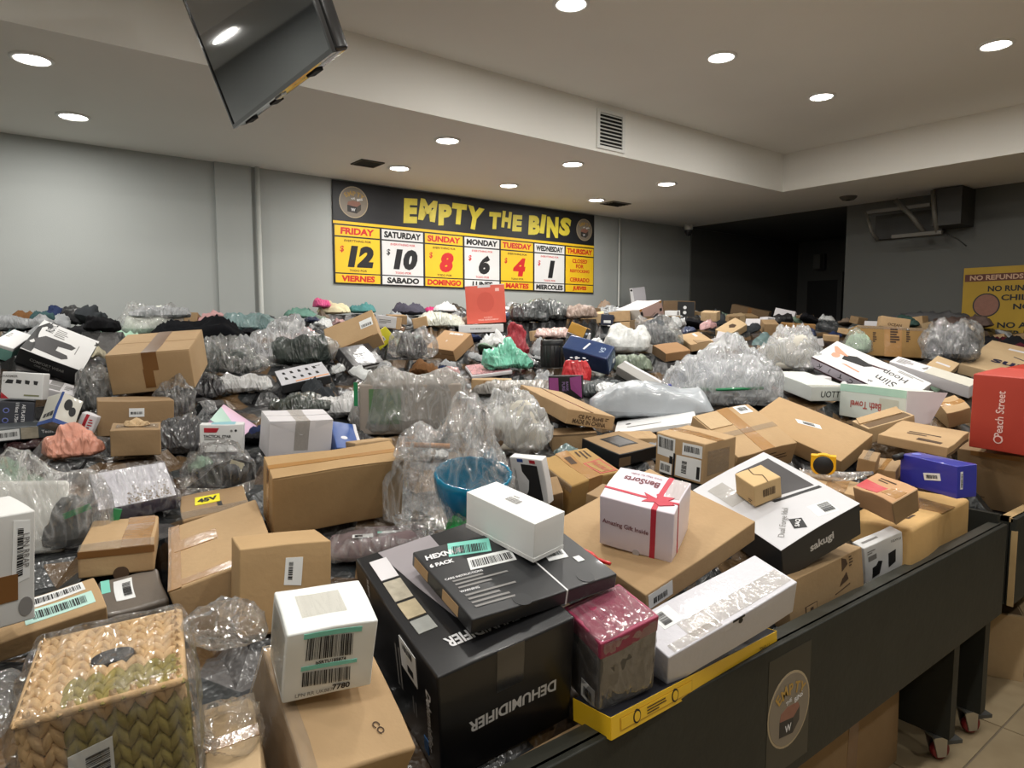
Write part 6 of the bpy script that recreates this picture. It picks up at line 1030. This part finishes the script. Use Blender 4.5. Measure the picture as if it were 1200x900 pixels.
TINY = [('mintcloth', 'mint_garment', 'crumpled mint green garment by the large taped carton', 'garment', 'cloth', cloth('mint', (150, 182, 160))),
 ('blackknit', 'black_knit_hat', 'round black knitted bundle against the grey wall', 'garment', 'wrap', cloth('black', (22, 22, 24))), ('blackcloth', 'black_hoodie', 'heavy black sweatshirt flung on the heap by the grey wall', 'garment', 'cloth', cloth('jet', (18, 19, 22))),
 ('tealpack', 'teal_garment_pack', 'flat grey teal garment pack by the wall conduit', 'garment pack', 'wrap', wrapped('grey teal', (112, 138, 138), .6)), ('darkgreenbox', 'dark_green_pack', 'dark green pack under the big loose clear sheet bag', 'pack', 'wrap', wrapped('bottle green', (44, 54, 50))),
 ('blackpouch', 'black_plastic_pouch', 'shiny black pouch at the large taped carton corner', 'pouch', 'wrap', wrapped('black', (44, 43, 46))), ('dotpack', 'dotted_pack', 'clear pack with a black dotted white card inside', 'pack', 'wrap', wrapped('white', (186, 186, 186))),
 ('wirepack', 'dark_coil_pack', 'dark coiled cable in a plastic pack by the printed hook box', 'pack', 'wrap', wrapped('dark moss', (46, 54, 48))), ('whitepack', 'white_plastic_pack', 'white pack with a round lens shape beside the grey film bag', 'pack', 'wrap', wrapped('chalk', (206, 206, 206))),
 ('greyroll', 'grey_rolled_garment', 'rolled grey garment in plastic against the grey wall', 'garment', 'wrap', wrapped('mid grey', (142, 144, 146), .6)), ('pinkpouch', 'pink_pouch', 'small hot pink pouch on top of the clothing heap', 'pouch', 'wrap', wrapped('hot pink', (226, 84, 142), .5)),
 ('creamcloth', 'cream_garment', 'cream garment beside the hot pink pouch', 'garment', 'cloth', cloth('cream', (214, 206, 172))), ('tealcloth', 'teal_garment', 'teal garment above the tilted kraft parcel', 'garment', 'cloth', cloth('teal', (84, 136, 136))), ('sagecloth', 'sage_garment', 'sage green garment on the heap left of the pink pouch', 'garment', 'cloth', cloth('sage', (110, 146, 134))),
 ('whitetuft', 'white_fluffy_garment', 'fluffy white garment below the price banner', 'garment', 'cloth', cloth('white', (222, 222, 224))), ('plaid', 'plaid_garment', 'dark plaid garment bundle below the price banner', 'garment', 'cloth', cloth('plaid', (78, 76, 88))), ('pinktuft', 'magenta_garment', 'magenta scrap of clothing beside the fluffy white garment', 'garment', 'cloth', cloth('magenta', (196, 66, 118))),
 ('whitesleeve', 'white_sleeved_pack', 'flat white and sage pack left of the coral box', 'pack', 'wrap', wrapped('ivory', (204, 206, 194), .6)), ('darkheap', 'dark_wrapped_clothing', 'dark shiny wrapped clothing right of the coral box', 'garment pack', 'wrap', wrapped('charcoal', (58, 62, 64))), ('darkheap2', 'dark_wrapped_clothing', 'dark shiny wrapped clothing with pale streak below the banner end', 'garment pack', 'wrap', wrapped('smoke', (74, 78, 78))),
 ('taupepack', 'taupe_garment_pack', 'taupe garment pack near the banner end', 'garment pack', 'wrap', wrapped('taupe', (146, 126, 114), .6)), ('pinkpack', 'dusty_pink_pack', 'dusty pink wrapped pack on the black canister', 'pack', 'wrap', wrapped('dusty pink', (196, 168, 162), .7)), ('tealgreen', 'grey_green_pack', 'grey green wrapped pack before the pink taped carton', 'pack', 'wrap', wrapped('grey green', (128, 142, 136))),
 ('clearsmall', 'clear_leafy_pack', 'clear pack of leafy green goods by the grey slim carton', 'pack', 'wrap', wrapped('leaf', (128, 140, 122))), ('pillbag', 'long_clear_pack', 'long clear pack of grey goods behind the made in china carton', 'pack', 'wrap', wrapped('grey silver', (146, 142, 136))), ('roundpeach', 'slate_pouch', 'small slate pouch between the teal carton and the charger box', 'pouch', 'wrap', wrapped('slate dark', (58, 66, 72), .5)),
 ('coilbag', 'clear_coil_pack', 'clear pack of dark coils beside the purple box', 'pack', 'wrap', wrapped('dark steel', (70, 76, 78))), ('whitetip', 'white_crumpled_tip', 'white crumpled plastic tip of the grey mailer', 'plastic', 'wrap', wrapped('snow', (220, 222, 224), .6)), ('greytuft', 'grey_furry_pack', 'grey furry pack at the wall behind the garment box', 'garment', 'wrap', wrapped('ash', (136, 138, 140), .4)),
 ('teatuft', 'dark_teal_garment', 'dark teal garment peeking over the garment box', 'garment', 'cloth', cloth('dark teal', (58, 82, 84))), ('blacktuft', 'black_lace_garment', 'black garment between the garment box and the mint garment', 'garment', 'cloth', cloth('soft black', (34, 34, 36))), ('navytuft', 'dark_blue_garment', 'dark blue grey garment under the teal carton', 'garment', 'cloth', cloth('dark blue', (56, 66, 78))),
 ('greybowl', 'dark_bowl_bag', 'dark pouch with a white round top by the tactical gear box', 'pouch', 'wrap', wrapped('graphite grey', (70, 70, 72))), ('redtuft', 'black_red_pack', 'black pack with red tip under the long flat grey box', 'pack', 'wrap', wrapped('black red', (60, 30, 32))),
 ('heapA', 'grey_clothing_bundle', 'dull grey clothing bundle on the far heap before the rules banner', 'garment', 'cloth', cloth('dull grey', (92, 92, 94))), ('heapB', 'black_clothing_bundle', 'black clothing bundle below the rules banner', 'garment', 'cloth', cloth('coal', (30, 30, 32))), ('heapC', 'taupe_clothing_bundle', 'taupe clothing bundle beside the rules banner emblem', 'garment', 'cloth', cloth('dull taupe', (104, 88, 82))), ('heapD', 'dark_red_garment', 'dark red garment in the shadow below the rules banner', 'garment', 'cloth', cloth('wine', (74, 28, 36))), ('heapE', 'dark_teal_bundle', 'dark green clothing bundle behind the raised carton flap', 'garment', 'cloth', cloth('pine', (62, 84, 78))), ('heapF', 'grey_film_pack', 'small grey film pack beside the lettered carton', 'pack', 'wrap', wrapped('pewter', (104, 108, 110)))]
for id, nm, lb, ct, kd, mt in TINY: soft(id, nm, lb, ct, kd, mt, n=24, amp=.30, p=4., q=.45, scale=(1.12, 1.25, .66))
soft('sheetbag', 'loose_clear_sheet_bag', 'big loose clear plastic sheet bag over dark packs', 'bag', 'film', None, FILM_C, amp=.30, n=40, freq=9., scale=(1, 1, .7)); soft('dullbag', 'clear_bag_of_dark_goods', 'clear bag of dark green goods right of the large taped carton', 'bag', 'film', wrapped('moss', (54, 62, 58)), FILM, amp=.3, n=26, freq=8.)
soft('clearwhite', 'clear_bag_of_white_goods', 'clear bag of white goods behind the large taped carton', 'bag', 'film', cloth('pale', (206, 208, 200)), FILM, amp=.3); soft('patternbag', 'patterned_white_bag', 'white plastic bag with pale speckled pattern before the pink taped carton', 'bag', 'wrap', M('speckled bag', (214, 216, 214), .3, .35, 60., coat=.8, bump=.004, bscale=20), amp=.25, scale=(1, 1, .8)); soft('glossbag', 'glossy_dark_bag', 'glossy dark clear bag beside the patterned white bag', 'bag', 'film', wrapped('gunmetal', (66, 72, 76)), FILM, amp=.25)
soft('mintwrap', 'mint_wrapped_bundle', 'pale mint bundle in film behind the hoop box', 'bundle', 'film', cloth('pale mint', (178, 200, 176)), FILM, amp=.2); soft('darkclear', 'clear_bag_of_grey_goods', 'dark grey goods in a clear bag between the garment box and the large carton', 'bag', 'film', wrapped('iron', (66, 70, 70)), FILM, amp=.25); soft('earbag', 'bagged_headset', 'black headset in a clear bag under the large taped carton', 'bag', 'film', wrapped('ink', (36, 36, 38)), FILM, amp=.3, inner=.6)
# bubble wrap roll and tape measure by the wide carton
c, (w, d, h), yaw = SOFT['ringwrap']; r = empty('bubble_wrap_roll', c); r.rotation_euler = (0, 0, yaw); tag(r, 'curled roll of clear bubble wrap below the wide carton', 'bubble wrap')
MB().tube([(-w * .5, .02, .012), (-w * .4, -.02, .012), (-w * .1, -.03, .014), (w * .2, -.015, .018), (w * .5, .03, .03)], [.010, .018, .020, .016, .006], 12).build('roll', FILM_C, r, True)
mb = MB(); rg = random.Random(2)
for k in range(70):
    t = rg.uniform(-.45, .4); a = rg.uniform(0, 6.28); mb.lathe([(0, .004), (.003, .003), (.004, 0)], 6); n_ = len(mb.v)
    for i in range(n_ - 18, n_): x, y, z = mb.v[i]; mb.v[i] = (x + t * w, y - .024 + .05 * t * t + math.cos(a) * .012, z + .014 + abs(math.sin(a)) * .016)
mb.build('bubbles', FILM_C, r, True)
tm = empty('tape_measure', (c[0] - .035, c[1] + .02, c[2] + .012)); tm.rotation_euler = (0, 0, yaw); tag(tm, 'yellow tape measure with a round black face', 'tape measure'); s_ = w * .17
YT = M('yellow tool plastic', (238, 180, 30), .4, .05); pts = [(math.cos(a) * s_ * 1.0, math.sin(a) * s_ * .9) for a in np.linspace(0, 6.283, 25)[:-1]]; pts = [(max(-s_ * .95, min(s_ * .95, x)), z if z < 0 or abs(x) < s_ * .5 else max(z, s_ * .78)) for x, z in pts]; k = len(pts)
obj('case', [(x, -.02, z + s_) for x, z in pts] + [(x, .02, z + s_) for x, z in pts], [tuple(range(k)), tuple(range(2 * k - 1, k - 1, -1))] + [((i + 1) % k, i, k + i, k + (i + 1) % k) for i in range(k)], YT, tm)
o = MB().lathe([(0, .024), (s_ * .72, .024), (s_ * .8, .018)], 24).build('face', INK, tm, True); o.rotation_euler = (math.pi / 2, 0, 0); o.location = (0, 0, s_)
c, (w, d, h), yaw = SOFT['redclip']; r = empty('red_hand_clip', c); r.rotation_euler = (0, 0, yaw); tag(r, 'bright red plastic clip poking out beside the flat black box', 'clip'); RP = M('red plastic', (206, 34, 30), .35, .05, coat=.4)
MB().tube([(-w * .5, 0, .018), (-w * .1, 0, .012), (w * .1, -.01, .008)], [.014, .010, .004], 8).build('jaw', RP, r, True); MB().tube([(-w * .1, .01, .006), (w * .5, -.02, .004)], [.005, .004], 8).build('handle', RP, r, True)
# goods under the bin
BOXES['underbin'] = ((2.22, 1.22, 0.0), (.70, .45, .47), ((1, 0, 0), (0, 1, 0), (0, 0, 1))); b = Box('underbin', 'storage_carton', 'tall brown carton on the floor under the bin', 'carton', KRAFT3, warp=.003); b.flaps('x'); b.slab('F', .45, .0, .55, 1, TAPE_D, 'tape')
BOXES['underbin2'] = ((1.62, 1.10, 0.0), (.3, .3, .40), ((.98, -.2, 0), (.2, .98, 0), (0, 0, 1))); b = Box('underbin2', 'white_poly_parcel', 'white plastic parcel with a printed line under the bin', 'parcel', M('white poly', (206, 206, 208), .4, .05, coat=.3), warp=.01, r=.02, n=6); b.slab('F', .3, .6, .6, .64, INK, 'print'); b.slab('T', .3, .5, .6, .56, INK, 'print')
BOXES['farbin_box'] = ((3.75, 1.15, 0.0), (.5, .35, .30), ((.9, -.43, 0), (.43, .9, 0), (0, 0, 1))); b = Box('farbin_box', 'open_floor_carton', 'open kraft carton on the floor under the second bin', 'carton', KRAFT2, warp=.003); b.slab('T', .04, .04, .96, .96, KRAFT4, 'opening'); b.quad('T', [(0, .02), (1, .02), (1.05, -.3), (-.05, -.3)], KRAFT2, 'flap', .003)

# ------------------------------------------------------------------ smaller wrapped goods over the rest of the heap
VAR = []
for k in range(9):
    V, F = pillow(1, .5 + .04 * (k % 5), .20 + .03 * (k % 4), 200 + k, 18, .32, 4. + k % 3, 4.5, .42, hem=.08); VAR.append((V, F))
for k in range(4): VAR.append(folded(1, .7, .4, 300 + k, 16, 2 + k))
vm = []
for V, F in VAR:
    me = bpy.data.meshes.new('wrapped_goods'); me.from_pydata(V, [], F); me.materials.append(KRAFT); me.polygons.foreach_set('use_smooth', [True] * len(me.polygons)); vm.append(me)
PAL = [('charcoal', (54, 57, 60), 5), ('black', (30, 30, 33), 4), ('grey teal', (96, 120, 120), 2), ('silver grey', (150, 152, 154), 5), ('white', (206, 208, 208), 4), ('sage green', (122, 144, 126), 2), ('navy', (44, 54, 84), 2), ('dusty pink', (188, 148, 148), 1), ('taupe', (140, 122, 106), 2), ('cream', (206, 196, 166), 1), ('brown', (110, 78, 50), 1)]
bag_pool = [p for p in PAL for _ in range(p[2])]; rng = random.Random(11); put = []
small = []
_ca, _sa = math.cos(_A), math.sin(_A)
def seen(p):      # direction and distance from where the visitor stands
    dx, dy, dz = p[0], p[1], p[2] - 1.6; z = dx * _ca + dy * _sa; return (dx * _sa - dy * _ca) / z, dz / z, z
VIEW = []
for h_, c, R, dims, zm in KEEP:
    P = [seen(np.array(c) + np.array(R) @ np.array([sx * dims[0] / 2, sy * dims[1] / 2, sz * dims[2]])) for sx in (-1, 1) for sy in (-1, 1) for sz in (0, 1)]
    VIEW.append((hull([q[:2] for q in P]), min(q[2] for q in P)))
def hides(x, y, z, size):
    for ox, oz in ((0, .25), (-.4, .1), (.4, .1), (0, .05)):
        u, v, t = seen((x + ox * size * _sa, y - ox * size * _ca, z + oz * size))
        if any(t < tz + .02 and inside(h_, u, v, -.004) for h_, tz in VIEW): return True
    return False
def free(x, y, rad):
    for h_, c, R, dims, zm in KEEP:
        if abs(c[0] - x) < .7 and abs(c[1] - y) < .7 and inside(h_, x, y, rad): return False
    return all((x - a) ** 2 + (y - b_) ** 2 > ((rad + q) * .78) ** 2 for a, b_, q in put)
tries = 0; nbag = 0; nbox = 0
tops = [o for o in COL.objects if o.parent is None and 'category' in o and o.name != 'package_heap' and o.location.z > .7 and o.location.z < 2]
cnt = {}
for o in tops: cnt[o.name.split('.')[0]] = cnt.get(o.name.split('.')[0], 0) + 1
MARKS = [(o.location.copy(), o.name.replace('_', ' ')) for o in tops if cnt[o.name.split('.')[0]] == 1 and '.' not in o.name and o.location.z < 1.75]
def beside(x, y): return min(MARKS, key=lambda m: (m[0].x - x) ** 2 + (m[0].y - y) ** 2)[1]
cm = None; BOXC = [('kraft', KRAFT), ('dull brown', KRAFT3), ('white', OFFW), ('pale brown', KRAFT2), ('dark brown', KRAFT4)]
bx_me = {}
while tries < 26000 and nbag + nbox < 500:
    tries += 1; x, y = rng.uniform(-.5, 6.5), (rng.uniform(1.75, 5.02) if rng.random() < .45 else rng.uniform(3.2, 5.05))
    if rng.random() < .22: x, y = (rng.uniform(-.9, -.08), rng.uniform(1.0, 3.2)) if rng.random() < .5 else (rng.uniform(3.5, 6.4), rng.uniform(1.0, 2.4))
    if x < -.95 or (x > 2.8 and x < 3.35 and y < 2.7): continue
    size = rng.uniform(.10, .21) * (1.1 if y > 3.6 else 1); rad = size * .30
    if not free(x, y, rad): continue
    z = min(S(x, y) - .03, .70 + 1.1 * (y - .86)) + rng.uniform(0, .05) * (y > 3)
    if hides(x, y, z, size): continue
    put.append((x, y, rad))
    boxy = rng.random() < (.30 if x > 3.2 and y < 4.2 else .06)
    if boxy:
        cn, mt = rng.choice(BOXC)
        if cn not in bx_me:
            me = bpy.data.meshes.new('small_carton'); V, F = rounded(1, .7, .45, .02, 1); me.from_pydata(V, [], F); me.materials.append(mt); bx_me[cn] = me
        o = bpy.data.objects.new('small_carton', bx_me[cn]); COL.objects.link(o); s = size * .85
        o.location = (x, y, z + .02); o.scale = (s, s, s * rng.uniform(.7, 1.3)); o.rotation_euler = (rng.uniform(-.25, .25), rng.uniform(-.25, .25), rng.uniform(0, 6.28)); nbox += 1
        tag(o, 'small plain %s carton half sunk beside the %s' % (cn, beside(x, y)), 'carton', 'small %s cartons among the heap' % cn)
    else:
        cn, rgb, _ = rng.choice(bag_pool); me = rng.choice(vm + vm[9:]); fold = vm.index(me) >= 9
        nm = 'folded_garment' if fold else 'wrapped_garment'
        o = bpy.data.objects.new(nm, me); COL.objects.link(o)
        o.material_slots[0].link = 'OBJECT'; o.material_slots[0].material = cloth('fill ' + cn, rgb) if fold else wrapped('fill ' + cn, rgb, 1., True)
        o.location = (x, y, z); o.scale = (size, size, size * rng.uniform(.7, 1.5)); o.rotation_euler = (rng.uniform(-.6, .6), rng.uniform(-.5, .5), rng.uniform(0, 6.28)); nbag += 1
        tag(o, ('%s garment lying loose beside the %s' if fold else '%s goods in crumpled shiny plastic beside the %s') % (cn, beside(x, y)), 'garment' if fold else 'wrapped goods', ('%s loose garments' if fold else '%s wrapped goods') % cn)
print('filler', nbag, nbox, 'tries', tries)
